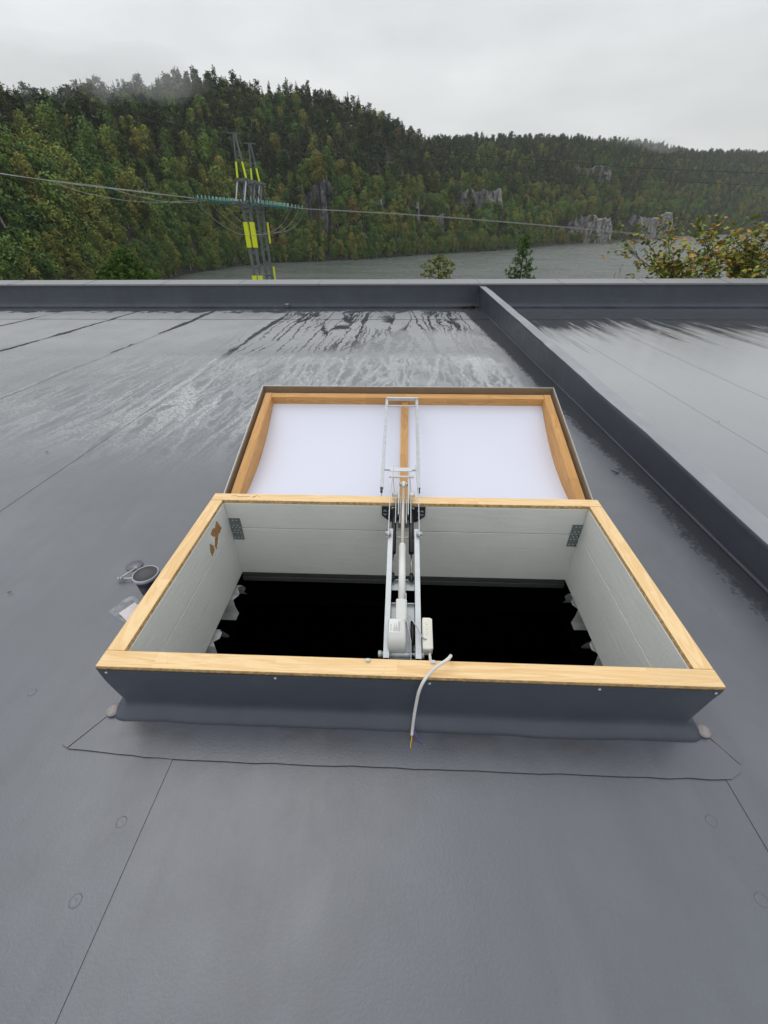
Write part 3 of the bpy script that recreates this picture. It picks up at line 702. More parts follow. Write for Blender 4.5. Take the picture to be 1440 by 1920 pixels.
# loose supply cable over the near rim
cb = thing('supply_cable', (.1, .83, .3), 'white cable hanging over the near rim with bare coloured wires at its end', 'cable')
pts = [O(.135, .022, .0), (.128, .985, .17), (.124, .915, .255), (.125, .905, .272), (.135, .910, .235), (.155, .911, .235), (.174, .910, .275), (.182, .906, .315), (.180, .889, .339), (.165, .872, .341), (.127, .852, .325), (.103, .834, .3085), (.086, .817, .292), (.074, .808, .25), (.068, .803, .19), (.063, .798, .12), (.06, .79, .06), (.058, .777, .033)]
m = MB(); m.tube(spline(pts, 6), .0056, 10); m.build('sheath', [M_CABLE], cb)
for mat, nm, ps in ((M_YEL, 'yellow_wire', [(.058, .778, .034), (.057, .764, .026), (.053, .748, .021), (.054, .738, .0195)]), (M_BLUE, 'blue_wire', [(.062, .796, .066), (.066, .784, .05), (.078, .768, .033), (.092, .757, .025), (.098, .752, .024)]), (M_BRN, 'brown_wire', [(.0615, .79, .06), (.066, .778, .042), (.070, .768, .030), (.076, .765, .027)])):
    m = MB(); m.tube(spline(ps, 5), .0019, 7); o = m.build(nm, [mat], cb)
    m = MB(); e = Vector(ps[-1]); d = (e-Vector(ps[-2])).normalized(); m.tube([e, e+d*.006], .0011, 6); m.build('copper_end', [simple('copper', (.7, .35, .2), .3, .9)], o)

# ------------------------------------------------------------------ things lying on the roof
bx, by = -1.232, 1.447; bz = zr(by)
bu = thing('bucket', (bx, by, bz), 'small dark blue bucket with grey lid and pale rim left of the hatch', 'bucket')
m = MB(); m.lathe((bx, by, bz+.012), [(.043, 0), (.045, .004), (.049, .05), (.052, .09), (.055, .128)], 28); m.build('bucket_body', [M_BUCK], bu)
m = MB(); m.lathe((bx, by, bz+.138), [(.0585, 0), (.061, .002), (.061, .014), (.0595, .017), (.0555, .017), (.0555, .011), (.0545, .011)], 32); m.build('bucket_rim', [M_BRIM], bu)
m = MB(); m.lathe((bx, by, bz+.149), [(.056, 0), (.055, .0035), (.050, .0035), (.049, .002), (.01, .0022)], 32); m.build('bucket_lid', [M_LIDG], bu)
m = MB(); m.grid(lambda a, z: (bx+(.0462+z*.075)*math.cos(a), by+(.0462+z*.075)*math.sin(a), bz+.014+z), [R(150+6*k) for k in range(14)], [.02, .05, .08, .10]); m.build('label_band', [simple('yellow label print', (.45, .27, .02), .5, var=.7, scale=30)], bu)
# plastic bag with a card in it
zg = zr(1.34)+.008
bagmat = N('clear plastic film'); bagmat.set((.75, .77, .82), .18, 0, .6, Alpha=bagmat.rng(bagmat.noise(28, 4, .6), .35, .75, .05, .34)); bagmat.bump(bagmat.noise(30, 3), .8, .01)
m = MB(); pc = [(-1.400, 1.325), (-1.385, 1.36), (-1.372, 1.40), (-1.352, 1.425), (-1.325, 1.432), (-1.285, 1.40), (-1.20, 1.33), (-1.15, 1.26), (-1.19, 1.20), (-1.28, 1.262), (-1.35, 1.296)]
C_ = Vector((-1.275, 1.32, 0)); rows = []
for t, h in ((1., .0), (.93, .010), (.8, .006), (.55, .012), (.25, .010)):
    rows.append([m.bm.verts.new((C_.x+(x-C_.x)*t, C_.y+(y-C_.y)*t, zg+h+.004*mnoise.noise((x*22, y*22, t*5)))) for x, y in pc])
for a, b in zip(rows, rows[1:]):
    for k in range(len(a)):
        f = m.bm.faces.new((a[k], a[(k+1) % len(a)], b[(k+1) % len(a)], b[k])); f.smooth = True
m.bm.faces.new(rows[-1])
tag(m.build('plastic_bag', [bagmat.m]), 'clear crumpled plastic bag on the roof left of the hatch, holding a pale card', 'plastic bag')
m = MB(); m.prism([(x, y, zg-.001) for x, y in ((-1.343, 1.318), (-1.303, 1.39), (-1.185, 1.305), (-1.225, 1.235))], (0, 0, .003)); tag(m.build('paper_card', [M_PAPER]), 'pale pinkish card lying inside the clear plastic bag', 'card')
for (a, b), lb in ((((-1.474, 1.545), (-1.425, 1.632)), 'long zinc screw lying nearest the lap disc beside the bucket'), (((-1.458, 1.548), (-1.385, 1.555)), 'zinc screw lying half under the bucket rim with its point to the left')):
    za = zr(a[1])+.018; m = MB(); A = Vector((*a, za)); B = Vector((*b, za)); d = (B-A).normalized()
    m.tube([A, B-d*.004], .0042, 8); m.tube([A-d*.005, A+d*.001], .011, 6); m.tube([B-d*.004, B+d*.002], [.008, .009], 8)
    sc_ = m.build('screw', [M_GALVL]); tag(sc_, lb, 'screw', 'loose screws beside the bucket')
m = MB(); m.lathe((-1.462, 1.668, zr(1.668)+.003), [(.044, 0), (.043, .003), (.002, .0035)], 28); m.build('round_patch', [M_MEM], roof)
# twig, specks, leaf litter
def twig(pts, r, lb, name='twig'):
    m = MB(); m.tube([(x, y, zr(y)+.008+h) for x, y, h in pts], r, 6); tag(m.build(name, [simple('wet bark', (.03, .025, .02), .6)]), lb, 'twig')
twig([(1.612, 2.88, 0), (1.63, 2.86, .003), (1.650, 2.84, .0), (1.63, 2.83, .003), (1.612, 2.832, .004)], .0035, 'short bent dark twig on the wet roof between hatch and dividing upstand')
M_LEAF = simple('brown leaf', (.05, .035, .02), .6, var=.5, scale=60)
def leaf(x, y, s, a, lb, gp=None):
    m = MB(); c, q = math.cos(a), math.sin(a); z = zr(y)+.008
    P = [(-1, 0, 0), (-.4, .35, .15), (.3, .38, .1), (1, .05, .25), (.35, -.36, .12), (-.4, -.3, .2)]
    m.prism([(x+(u*c-v*q)*s, y+(u*q+v*c)*s, z+w*s*.4) for u, v, w in P], (0, 0, .0015)); tag(m.build('leaf', [M_LEAF]), lb, 'leaf', gp)
leaf(-1.988, 1.438, .010, .4, 'small dark leaf scrap on the bare roof left of the bucket')
leaf(-2.996, 3.069, .014, .1, 'dark leaf scrap far left on the roof beside a sheet joint')
leaf(3.05, 3.93, .014, 1.2, 'tiny dark leaf scrap on the bright roof right of the dividing upstand')
m = MB()
for k in range(170):
    t = RND.random(); x = 1.76-abs(RND.gauss(0, .22)); y = YP-.05-abs(RND.gauss(0, .07)); s = RND.uniform(.012, .03); a = RND.uniform(0, 6.3)
    z = zr(y)+.016+RND.random()*.05*(1-min(1, (1.8-x)/.5))
    m.quad(*[(x+s*math.cos(a+q)*(1 if i % 2 else .6), y+s*math.sin(a+q)*(1 if i % 2 else .6), z+RND.uniform(0, .012)) for i, q in enumerate((0, 1.57, 3.14, 4.71))])
tag(m.build('leaf_litter', [simple('rotting leaves', (.085, .05, .025), .8, var=.6, scale=40)]), 'little heap of brown leaf litter in the corner of parapet and dividing upstand', 'leaf litter', kind='stuff')
m = MB(); x, y = -2.94, YP-.09; z = zr(y)
m.lathe((x, y, z+.01), [(.035, 0), (.032, .05), (.05, .062), (.052, .085), (.046, .09), (.002, .09)], 16)
tag(m.build('roof_vent_cap', [simple('dull grey plastic', (.33, .33, .31), .6)]), 'small grey pipe stub standing at the foot of the far parapet', 'pipe stub')

# ------------------------------------------------------------------ far setting: lake, hills, forest, cliffs
ZW = -20.
W_ = N('lake water'); o = W_.oc()
w1 = W_.noise(.55, 4, .6, W_.map((.5, 1.3, 1))); w2 = W_.noise(.06, 3, .55, W_.map((.6, 1.2, 1)))
W_.bump(W_.math('ADD', w1, W_.math('MULTIPLY', w2, .8)), .55, 1.)
M_WATER = W_.set((.095, .112, .10), W_.rng(w2, .35, .65, .20, .32), 0, .5, IOR=1.33)
m = MB(); m.quad((-3000, 40, ZW), (3200, 40, ZW), (3200, 3600, ZW), (-3000, 3600, ZW)); tag(m.build('lake', [M_WATER]), kind='structure')
gm = N('rough grass ground'); gn = gm.noise(.15, 5, .6); gm.set(gm.mix(gm.rng(gn, .35, .65), (.05, .055, .025), (.09, .085, .05)), .9); gm.bump(gm.noise(2, 4), .5, .1)
def groundz(x, y):
    t = max(0, min(1, (y-34)/40)); return -9-16*t*t*(3-2*t)+.5*mnoise.noise((x*.03, y*.03, 0))
gx = [-3200, -1500, -700, -300]+[-160+16*k for k in range(21)]+[300, 700, 1500, 3200]; gy = [-3200, -1500, -700, -300, -120, -60, -30, -12, 0, 12, 18, 24, 30, 36, 42, 48, 54, 60, 66, 74, 90, 120]
m = MB(); m.grid(lambda x, y: (x, y, groundz(x, y)), gx, gy); tag(m.build('ground', [gm.m]), kind='structure')

# shoreline distance, ridge elevation (degrees), ridge distance behind the shore, by bearing
AZ = [-90, -60, -45, -38, -33, -27.5, -22, -16, -10, -3.7, 2.5, 8.6, 12.1, 15.5, 19.8, 24.7, 28, 31, 35, 42, 55, 80]
SH = [120, 130, 140, 160, 190, 235, 280, 315, 318, 335, 372, 412, 445, 505, 590, 715, 860, 935, 1090, 1400, 1900, 2600]
EA = [-90, -60, -45, -35.6, -33.4, -30.6, -27.6, -24.5, -20.7, -16.9, -13.6, -9.6, -6, -2.3, -.2, 2, 4.5, 6.9, 12.6, 17.6, 23, 27, 32.6, 40, 55, 80]
EV = [8, 8.6, 8.8, 8.9, 9.1, 9.3, 9.8, 10.3, 11.0, 11.05, 10.7, 10.4, 9.9, 8.8, 7.8, 6.9, 6.7, 6.95, 6.75, 6.4, 5.9, 5.0, 4.6, 4.3, 3.5, 3]
DT = [170, 170, 165, 160, 155, 150, 150, 150, 150, 150, 150, 150, 155, 165, 180, 260, 330, 380, 420, 430, 450, 480, 520, 600, 700, 800]
def interp(a, X, Y): return float(np.interp(a, X, Y))
def shore(az): return interp(az, AZ, SH)+6*mnoise.noise((az*.22, 0, 3))+3*mnoise.noise((az*.9, 0, 7))
TREE_H = 16.5
def hill(az, t):
    """ground height at distance t behind the shore on bearing az"""
    d0 = interp(az, AZ, SH); dt = interp(az, EA, DT); el = interp(az, EA, EV)
    zt = 1.55+(d0+dt)*math.tan(R(el))-TREE_H
    if t <= 0: return ZW+max(-6, t*.25)
    u = t/dt
    if u < 1:
        p = .42*(1-(1-u)**2.6)+.58*u
        k = ZW+1.2+(zt-ZW-1.2)*p
    else:
        k = zt-(u-1)*dt*.10
    rough = mnoise.noise((az*.35, t*.02, 1))*7+mnoise.noise((az*1.1, t*.05, 5))*3
    return k+rough*min(1, t/25)*(1-.75*math.exp(-((u-1)/.3)**2))
hm = N('forest floor and rock'); hn = hm.noise(.05, 5, .6); gnz = hm.n('ShaderNodeNewGeometry'); sp = hm.n('ShaderNodeSeparateXYZ'); hm.put(sp.inputs[0], gnz.outputs['Normal'])
hm.set(hm.mix(hm.rng(hn, .35, .65), (.022, .026, .014), (.05, .046, .03)), .95); hm.bump(hm.noise(.6, 5, .7), .8, 1.5)
ts = [-30, -8, -2, 0, 1.5, 4, 8, 13, 20, 28, 38, 50, 62, 76, 90, 106, 124, 142, 160, 180, 205, 235, 270, 310, 350, 400, 460, 530, 620, 750, 900]
azs = [-88+k*.8 for k in range(int(166/.8)+1)]
m = MB(); m.grid(lambda a, t: polar(a, shore(a)+t, hill(a, t)), azs, ts); tag(m.build('wooded_hillside', [hm.m]), kind='structure')

# ---- tree meshes
def leafmat(name, stops, hue=.5):
    g = N(name); r = g.rand(); n = g.noise(2.2, 3, .6, g.map((1, 1, 1)))
    c = g.ramp(r, stops)
    c = g.mix(1., c, g.mix(g.rng(n, .3, .7), (.5, .5, .52), (1.7, 1.62, 1.4)), 'MULTIPLY')
    return g.set(c, .75, 0, .2)
M_CON = leafmat('conifer needles', [(0, (.044, .080, .040)), (.35, (.064, .104, .048)), (.65, (.084, .124, .054)), (.9, (.108, .142, .056)), (1, (.13, .142, .056))])
M_DEC = leafmat('autumn leaves', [(0, (.060, .125, .030)), (.3, (.092, .165, .036)), (.58, (.130, .192, .040)), (.80, (.175, .205, .044)), (.94, (.215, .205, .046)), (1, (.20, .135, .042))])
M_BARK = simple('bark', (.06, .048, .04), .9, var=.4)
M_BIRCH = simple('pale birch bark', (.4, .38, .35), .8, var=.4)
def leafq(m, p, d, L, w, rnd, mi=0):
    """one bent leaf-clump: two triangles along d"""
    d = d.normalized(); s = d.cross(Vector((rnd.gauss(0, .4), rnd.gauss(0, .4), 1))).normalized()*w; e = p+d*L
    mid = p+d*L*.5+Vector((0, 0, rnd.uniform(-.1, .25)*L))
    a = m.bm.verts.new(p); b = m.bm.verts.new(mid+s); c = m.bm.verts.new(e); q = m.bm.verts.new(mid-s)
    f = m.bm.faces.new((a, b, c)); f.material_index = mi; f = m.bm.faces.new((a, c, q)); f.material_index = mi
def leafn(m, p, n, r, L, w):
    """a leaf spray lying in the surface with normal n"""
    n = (n+Vector((r.gauss(0, .38), r.gauss(0, .38), r.gauss(0, .38)))).normalized(); x = n.orthogonal().normalized(); a = r.uniform(0, 6.28)
    x, y = x*math.cos(a)+n.cross(x)*math.sin(a), n.cross(x)*math.cos(a)-x*math.sin(a)
    P = [m.bm.verts.new(p+q) for q in (x*-L*.5, y*-w, x*L*.5-n*L*.12, y*w)]
    m.bm.faces.new((P[0], P[1], P[2])); m.bm.faces.new((P[0], P[2], P[3]))
def spruce(seed, fat=.19):
    r = random.Random(seed); m = MB(); lean = Vector((r.uniform(-.02, .02), r.uniform(-.02, .02), 1))
    m.tube([(0, 0, -.05), lean*.5, lean*.97], [.014, .009, .002], 5, mi=1)
    z = .12+r.random()*.1
    while z < .985:
        R0 = fat*(1-z)**.8*(.75+.5*r.random())+.012; nb = 6 if z < .7 else 5
        for k in range(nb):
            if r.random() < .12: continue
            a = 6.283*k/nb+r.uniform(-.5, .5); ln = R0*r.uniform(.6, 1.15); d = Vector((math.cos(a), math.sin(a), -.25-.3*(1-z)+.5*max(0, z-.8)))
            base = lean*z
            leafq(m, base, d, ln, ln*.42+.006, r); leafq(m, base+d*ln*.35+Vector((0, 0, .006)), d+Vector((r.gauss(0, .35), r.gauss(0, .35), -.1)), ln*.75, ln*.34+.006, r)
            if r.random() < .5: leafq(m, base+d*ln*.5, Vector((d.x*.5, d.y*.5, -.8)), ln*.4, ln*.2, r)
        z += .026+.014*(1-z)
    leafq(m, lean*.95, Vector((0, 0, 1)), .05, .006, r)
    return m.mesh('spruce_tree', [M_CON, M_BARK], False)
def pine(seed):
    r = random.Random(seed); m = MB(); lean = Vector((r.uniform(-.05, .05), r.uniform(-.05, .05), 1))
    m.tube([(0, 0, -.05), lean*.5, lean*.95], [.014, .010, .003], 5, mi=1)
    for k in range(26):
        z = .38+.6*(k/26)+r.uniform(-.02, .02); R0 = .15*math.sin(min(1, (1.04-z)/.5)*1.45)+.01; a = r.uniform(0, 6.28)
        c = lean*z+Vector((math.cos(a), math.sin(a), .15))*R0*r.uniform(.4, 1)
        m.tube([lean*(z-.03), c], [.004, .002], 3, caps=False, mi=1)
        for q in range(12):
            d = Vector((r.gauss(0, 1), r.gauss(0, 1), r.gauss(.25, .6))); leafq(m, c+d*.012, d, r.uniform(.045, .085), .022, r)
    return m.mesh('pine_tree', [M_CON, M_BARK], False)
def leafy(seed, wd=.27, low=.12, nl=9, slim=1., bark=None, q_=150, size=.048):
    r = random.Random(seed); m = MB()
    m.tube([(0, 0, -.05), (r.uniform(-.02, .02), 0, .35), (r.uniform(-.04, .04), r.uniform(-.04, .04), .8)], [.018, .012, .004], 5, mi=1)
    for k in range(nl):
        t = (k+.5)/nl; z = low+.1+(.86-low)*t; rr = wd*slim*math.sin(math.pi*min(1, .25+t*.78))**.8
        a = k*2.4+r.uniform(-.4, .4); c = Vector((math.cos(a)*rr*r.uniform(.25, .75), math.sin(a)*rr*r.uniform(.25, .75), z))
        m.tube([(0, 0, z*.72), c], [.006, .002], 3, caps=False, mi=1)
        lr = wd*slim*r.uniform(.34, .58)
        for q in range(q_):
            n = Vector((r.gauss(0, 1), r.gauss(0, 1), r.gauss(.15, .9))).normalized()
            p = c+Vector((n.x*lr, n.y*lr, n.z*lr*.95))*r.uniform(.72, 1.08)*(1+.18*mnoise.noise(n*3+c*9))
            leafn(m, p, n, r, r.uniform(.6, 1.25)*size, size*.40)
    return m.mesh('leafy_tree', [M_DEC, bark or M_BARK], False)
CON = [spruce(1), spruce(2, .14), spruce(3, .2), pine(4), pine(5), pine(6)]
DEC = [leafy(11, .34, .02, 11), leafy(12, .38, 0, 13), leafy(13, .27, .08, 11, .9, M_BIRCH), leafy(14, .32, .03, 12), leafy(15, .25, .06, 11, .9, M_BIRCH)]

# ---- cliffs
cm_ = N('weathered cliff rock'); o = cm_.xyz(); ck = cm_.noise(.22, 6, .7, cm_.map((1, 1, .35))); cf = cm_.noise(1.4, 5, .7, cm_.map((1, 1, .3))); stn = cm_.noise(.4, 5, .65, cm_.map((1., 1., .4)))
cc = cm_.mix(cm_.rng(ck, .3, .7), (.14, .138, .135), (.42, .405, .385)); cc = cm_.mix(cm_.math('MULTIPLY', cm_.rng(stn, .52, .68), .75), cc, (.045, .045, .047)); cc = cm_.mix(cm_.math('MULTIPLY', cm_.rng(cf, .62, .72), .5), cc, (.05, .065, .03))
cm_.bump(cm_.math('ADD', cf, ck), .9, .8); M_CLIFF = cm_.set(cc, .85)
CLIFFS, TOPS = [], []
M_CLIFFD = simple('dark wet cliff rock', (.085, .083, .085), .7, var=.6, scale=.5, bump=.8)
def cliff(az0, az1, t, z0, z1, label, seed, mat=None):
    """broken rock wall standing out of the hillside, its top running back into the slope"""
    am = (az0+az1)/2
    if t is None:
        t = 1.
        while t < 300 and hill(am, t) < z0+1: t += 1.
    n = max(14, int((az1-az0)*16)); nz = 22; d = shore((az0+az1)/2)+t
    m = MB()
    def topz(a):
        w = (a-az0)/(az1-az0); edge = min(1, 7*min(w, 1-w)+.4)
        return z0+(z1-z0)*edge*(.86+.06*mnoise.noise((a*4.5, seed, 0))+.30*mnoise.noise((a*.9, seed, 4)))
    def f(a, v):
        w = (a-az0)/(az1-az0); edge = min(1, 6*min(w, 1-w)+.25)
        col_ = a*1.5+.45*mnoise.noise((a*2.2, v*2.5, seed)); ci = math.floor(col_)
        top = topz(a); _ = (.86+.06*mnoise.noise((a*4.5, seed, 0))+.30*mnoise.noise((a*.9, seed, 4)))
        z = z0+(top-z0)*v; P = polar(a, 1, 0)
        led = z*.16+mnoise.cell((ci+.5, seed, 7))
        blk = mnoise.cell((ci+.5, seed, 2))*5.5+mnoise.cell((math.floor(a*5.3)+.5, math.floor(led)+.5, seed))*2.4+math.floor(led)*.9*.5+mnoise.noise((a*7, z*.35, seed))*.9
        dist = d+(z-z0)*.10+blk*.8+(3+(z1-z0)*1.15 if v >= .999 else 0)
        return P*dist+Vector((0, 0, z+(.5*mnoise.noise((a*9, z, seed)) if v > 0 else -4)))
    m.grid(f, [az0+(az1-az0)*k/n for k in range(n+1)], [k/nz for k in range(nz+1)], smooth=False)
    o = m.build('rock_cliff', [mat or M_CLIFF]); tag(o, label, 'cliff'); CLIFFS.append((az0, az1, t, z0, z1)); TOPS.append(topz)
cliff(-36, -31, None, 9, 23, 'dark broken rock band high on the slope at the left edge, above the leafy trees', 1.3, M_CLIFFD)
cliff(-30.6, -26.2, None, 8, 20, 'dark rock ledge high on the slope, just right of the leftmost rock band', 2.3, M_CLIFFD)
cliff(-11.6, -7.8, None, -3, 24, 'tall dark cliff face right of the power pylon above the lake', 3.3, M_CLIFFD)
cliff(-4.4, -2.4, None, -1, 15, 'narrow grey rock face half hidden by trees between two taller cliffs', 4.3)
cliff(-.4, 1.6, None, 0, 17, 'grey streaked rock face just left of the brightest cliff', 5.3)
cliff(5.0, 10.6, None, 1, 27, 'brightest pale grey cliff with vertical cracks, above a bright green tree', 6.3)
cliff(15.8, 22.0, 8, -20, 7, 'long pale streaked cliff dropping straight into the lake at the bend', 7.3)
cliff(21.3, 27.4, 9, -20, 10, 'steep grey cliff at the water, farthest right of the near cliffs', 8.3)
cliff(16.5, 20.6, None, 44, 58, 'pale rock slab high on the wooded hill above the long cliff', 9.3)
cliff(2.8, 4.4, None, -8, 6, 'small grey rock face left of the brightest pale cliff, half hidden by trees', 12.3)
cliff(33.2, 38, 12, -20, 9, 'hazy far cliff at the lake shore behind the maple', 10.3)

# ---- the forest: scatter, nearest trees as things, the rest one mass
def cliffed(az, t):
    for a0, a1, tc, z0, z1 in CLIFFS:
        if a0+.45 < az < a1-.45 and tc-(9 if z1 == 27 else 4) < t < tc+6: return True
    return False
def base_z(az, t):
    z = hill(az, t)
    for (a0, a1, tc, z0, z1), tp in zip(CLIFFS, TOPS):
        if a0 < az < a1 and tc+5 < t < tc+(z1-z0)*1.2+3: z = max(z, tp(az)-.8)
    return z
TREES = []
rt_ = random.Random(21)
cell = {}
for _ in range(150000):
    az = rt_.uniform(-52, 47); dmax = interp(az, EA, DT)*1.18; t = rt_.uniform(2, dmax); d = shore(az)+t
    if rt_.random() > d/900*1.15: continue
    if cliffed(az, t): continue
    p = polar(az, d, 0); sp_ = (5.6 if az < -19 and t < 95 else 4.7) if d < 450 else 5.3 if d < 700 else 6.2
    kx, ky = int(p.x//sp_), int(p.y//sp_)
    if (kx, ky) in cell: continue
    cell[(kx, ky)] = 1
    u = t/interp(az, EA, DT)
    leafp = .93 if t < 26 else (.66 if u < .3 else .32 if u < .62 else .12)
    band = mnoise.noise((az*.16, t*.012, 11)); leafp += .35*band
    if az < -20: leafp += .38*max(0, 1-t/95)
    dec = rt_.random() < leafp
    h = rt_.uniform(9.5, 16.5) if dec else rt_.uniform(13, 22)
    if t < 14: h *= .7
    if az < -19 and t < 95 and dec: h *= 1.18
    TREES.append((p.x, p.y, base_z(az, t)-.3, h, rt_.uniform(0, 6.28), dec, rt_.randrange(6 if not dec else 5), d, az, t))
for a0, a1, tc, z0, z1 in CLIFFS:                          # small trees rooted on the ledges of the rock faces
    for q in range(int((a1-a0)*(1.6 if z1 == 27 else 3.4))):
        az = rt_.uniform(a0, a1); f = rt_.random()**1.3; d = shore((a0+a1)/2)+tc+(z1-z0)*.10*f-1.5; p = polar(az, d, 0); dec = rt_.random() < .6
        TREES.append((p.x, p.y, z0+(z1-z0)*f*.9-2, rt_.uniform(4.5, 9), rt_.uniform(0, 6.28), dec, rt_.randrange(5), d, az, tc))
for a0, a1, tc, z0, z1 in CLIFFS:
    for q in range(18):
        az = (a0 if q % 2 else a1)+rt_.uniform(-.55, .35)*(1 if q % 2 else -1); t = tc+rt_.uniform(-3, 14); p = polar(az, shore(az)+t, 0)
        TREES.append((p.x, p.y, hill(az, t)-.4, rt_.uniform(7, 15), rt_.uniform(0, 6.28), rt_.random() < .55, rt_.randrange(5), shore(az)+t, az, t))
az = -34.
while az < 40:                                            # bushes and small trees overhanging the water
    az += rt_.uniform(.12, .42)*260/shore(az)*1.1
    t = rt_.uniform(-1, 4); d = shore(az)+t
    if rt_.random() < .6 and any(a0+.3 < az < a1-.3 and z0 < -10 for a0, a1, tc, z0, z1 in CLIFFS): continue
    p = polar(az, d, 0); TREES.append((p.x, p.y, max(ZW-.2, hill(az, t)-.4), rt_.uniform(4.5, 9.5), rt_.uniform(0, 6.28), True, rt_.randrange(5), d, az, t))
TREES.sort(key=lambda q: -q[3]/q[7])                      # those that show largest first
near = {False: 0, True: 0}; rest = []
def put(tr):
    x, y, z, h, rz, dec, k, d, az, t = tr
    me = (DEC if dec else CON)[k]
    nm = me.name.split('.')[0]
    o = bpy.data.objects.new(nm, me); COL.objects.link(o); o.location = (x, y, z); o.rotation_euler = (R(rt_.uniform(-3, 3)), R(rt_.uniform(-3, 3)), rz)
    w = rt_.uniform(.85, 1.25); o.scale = (h*w, h*w, h)
    zone = 'at the left edge of the far slope' if az < -30 else 'left of the pylon on the far slope' if az < -18.5 else 'right of the pylon on the far slope' if az < -5 else 'in the middle of the far shore' if az < 4 else 'around the brightest pale cliff' if az < 15 else 'along the distant shore at the right'
    hgt = 'down by the water' if t < 22 else 'part way up' if t < 60 else 'high up'
    kind = {'leafy_tree': 'yellowing leafy tree', 'pine_tree': 'dark bushy pine', 'spruce_tree': 'dark pointed spruce'}[nm]
    gk = {'leafy_tree': 'leafy trees', 'pine_tree': 'pines', 'spruce_tree': 'spruces'}[nm]
    tag(o, f'{kind} {hgt} {zone}', 'tree', f'{gk} {hgt} {zone}')
for tr in TREES:
    dec, az = tr[5], tr[8]
    el = math.degrees(math.atan2(tr[2]+tr[3]*.7-1.55, tr[7]))
    if -38.5 < az < 37 and el > -4.2 and near[dec] < 292: near[dec] += 1; put(tr)
    else: rest.append(tr)
def standout(az, t, h, k, col, label):
    p = polar(az, shore(az)+t, 0); me = DEC[k].copy(); me.materials.clear(); me.materials.append(simple('leaves of one tree', col, .7, var=.45, scale=.5)); me.materials.append(M_BARK)
    o = bpy.data.objects.new('leafy_tree', me); COL.objects.link(o); o.location = (p.x, p.y, hill(az, t)-.3); o.scale = (h*1.1, h*1.1, h); o.rotation_euler = (0, 0, az); tag(o, label, 'tree')
standout(8.9, 22, 17, 1, (.085, .19, .03), 'bright green broad tree at the foot of the brightest pale cliff')
standout(-20.4, 62, 17, 0, (.075, .16, .03), 'tall fresh green tree on the slope left of the pylon mast tops')
standout(-22.0, 46, 11, 3, (.17, .17, .04), 'olive yellow tree on the slope left of the insulator strings')
standout(-32.2, 24, 12, 1, (.075, .17, .025), 'vivid green tree among duller ones near the left edge, below the dark rock band')
standout(-9.3, 6, 9, 2, (.26, .15, .03), 'small orange yellow tree by the water under the tall dark cliff')
standout(1.2, 5, 10, 4, (.24, .22, .03), 'yellow slender tree by the lake left of the tall green tree')
standout(11.2, 24, 11, 3, (.25, .19, .035), 'ochre yellow tree just right of the brightest pale cliff')
# the mass: points carrying instances
me = bpy.data.meshes.new('forest'); me.from_pydata([q[:3] for q in rest], [], [])
def attr(nm, typ, vals, key):
    a = me.attributes.new(nm, typ, 'POINT'); a.data.foreach_set(key, vals)
attr('kind_index', 'INT', [q[6]+(6 if q[5] else 0) for q in rest], 'value')
attr('turn', 'FLOAT_VECTOR', [v for q in rest for v in (R(rt_.uniform(-3, 3)), R(rt_.uniform(-3, 3)), q[4])], 'vector')
attr('size', 'FLOAT_VECTOR', [v for q in rest for w in (rt_.uniform(.85, 1.2),) for v in (q[3]*w, q[3]*w, q[3])], 'vector')
fo = link('forest', me); tag(fo, 'dense mixed autumn forest of spruce, pine and birch covering the upper hillsides', 'forest', kind='stuff')
ng = bpy.data.node_groups.new('forest nodes', 'GeometryNodeTree'); ng.interface.new_socket('Geometry', in_out='INPUT', socket_type='NodeSocketGeometry'); ng.interface.new_socket('Geometry', in_out='OUTPUT', socket_type='NodeSocketGeometry')
nn = ng.nodes; gi = nn.new('NodeGroupInput'); go = nn.new('NodeGroupOutput'); iop = nn.new('GeometryNodeInstanceOnPoints'); jn = nn.new('GeometryNodeJoinGeometry')
src = {}
for o in COL.objects:
    if o.type == 'MESH' and o.data in CON+DEC and o.data.name not in src: src[o.data.name] = o
for me_ in reversed(CON+DEC):                             # joined last-first so that the index order is kept
    ob = nn.new('GeometryNodeObjectInfo'); ob.inputs['Object'].default_value = src[me_.name]; ob.inputs['As Instance'].default_value = True; ob.transform_space = 'ORIGINAL'
    ng.links.new(ob.outputs['Geometry'], jn.inputs[0])
iop.inputs['Pick Instance'].default_value = True
ng.links.new(gi.outputs[0], iop.inputs['Points']); ng.links.new(jn.outputs[0], iop.inputs['Instance'])
for nm, ty, sk in (('kind_index', 'INT', 'Instance Index'), ('turn', 'FLOAT_VECTOR', 'Rotation'), ('size', 'FLOAT_VECTOR', 'Scale')):
    q = nn.new('GeometryNodeInputNamedAttribute'); q.data_type = ty; q.inputs['Name'].default_value = nm
    ng.links.new(q.outputs['Attribute'], iop.inputs[sk])
ng.links.new(iop.outputs[0], go.inputs[0])
fo.modifiers.new('forest', 'NODES').node_group = ng
#print('TREES', len(TREES), len(rest), near)

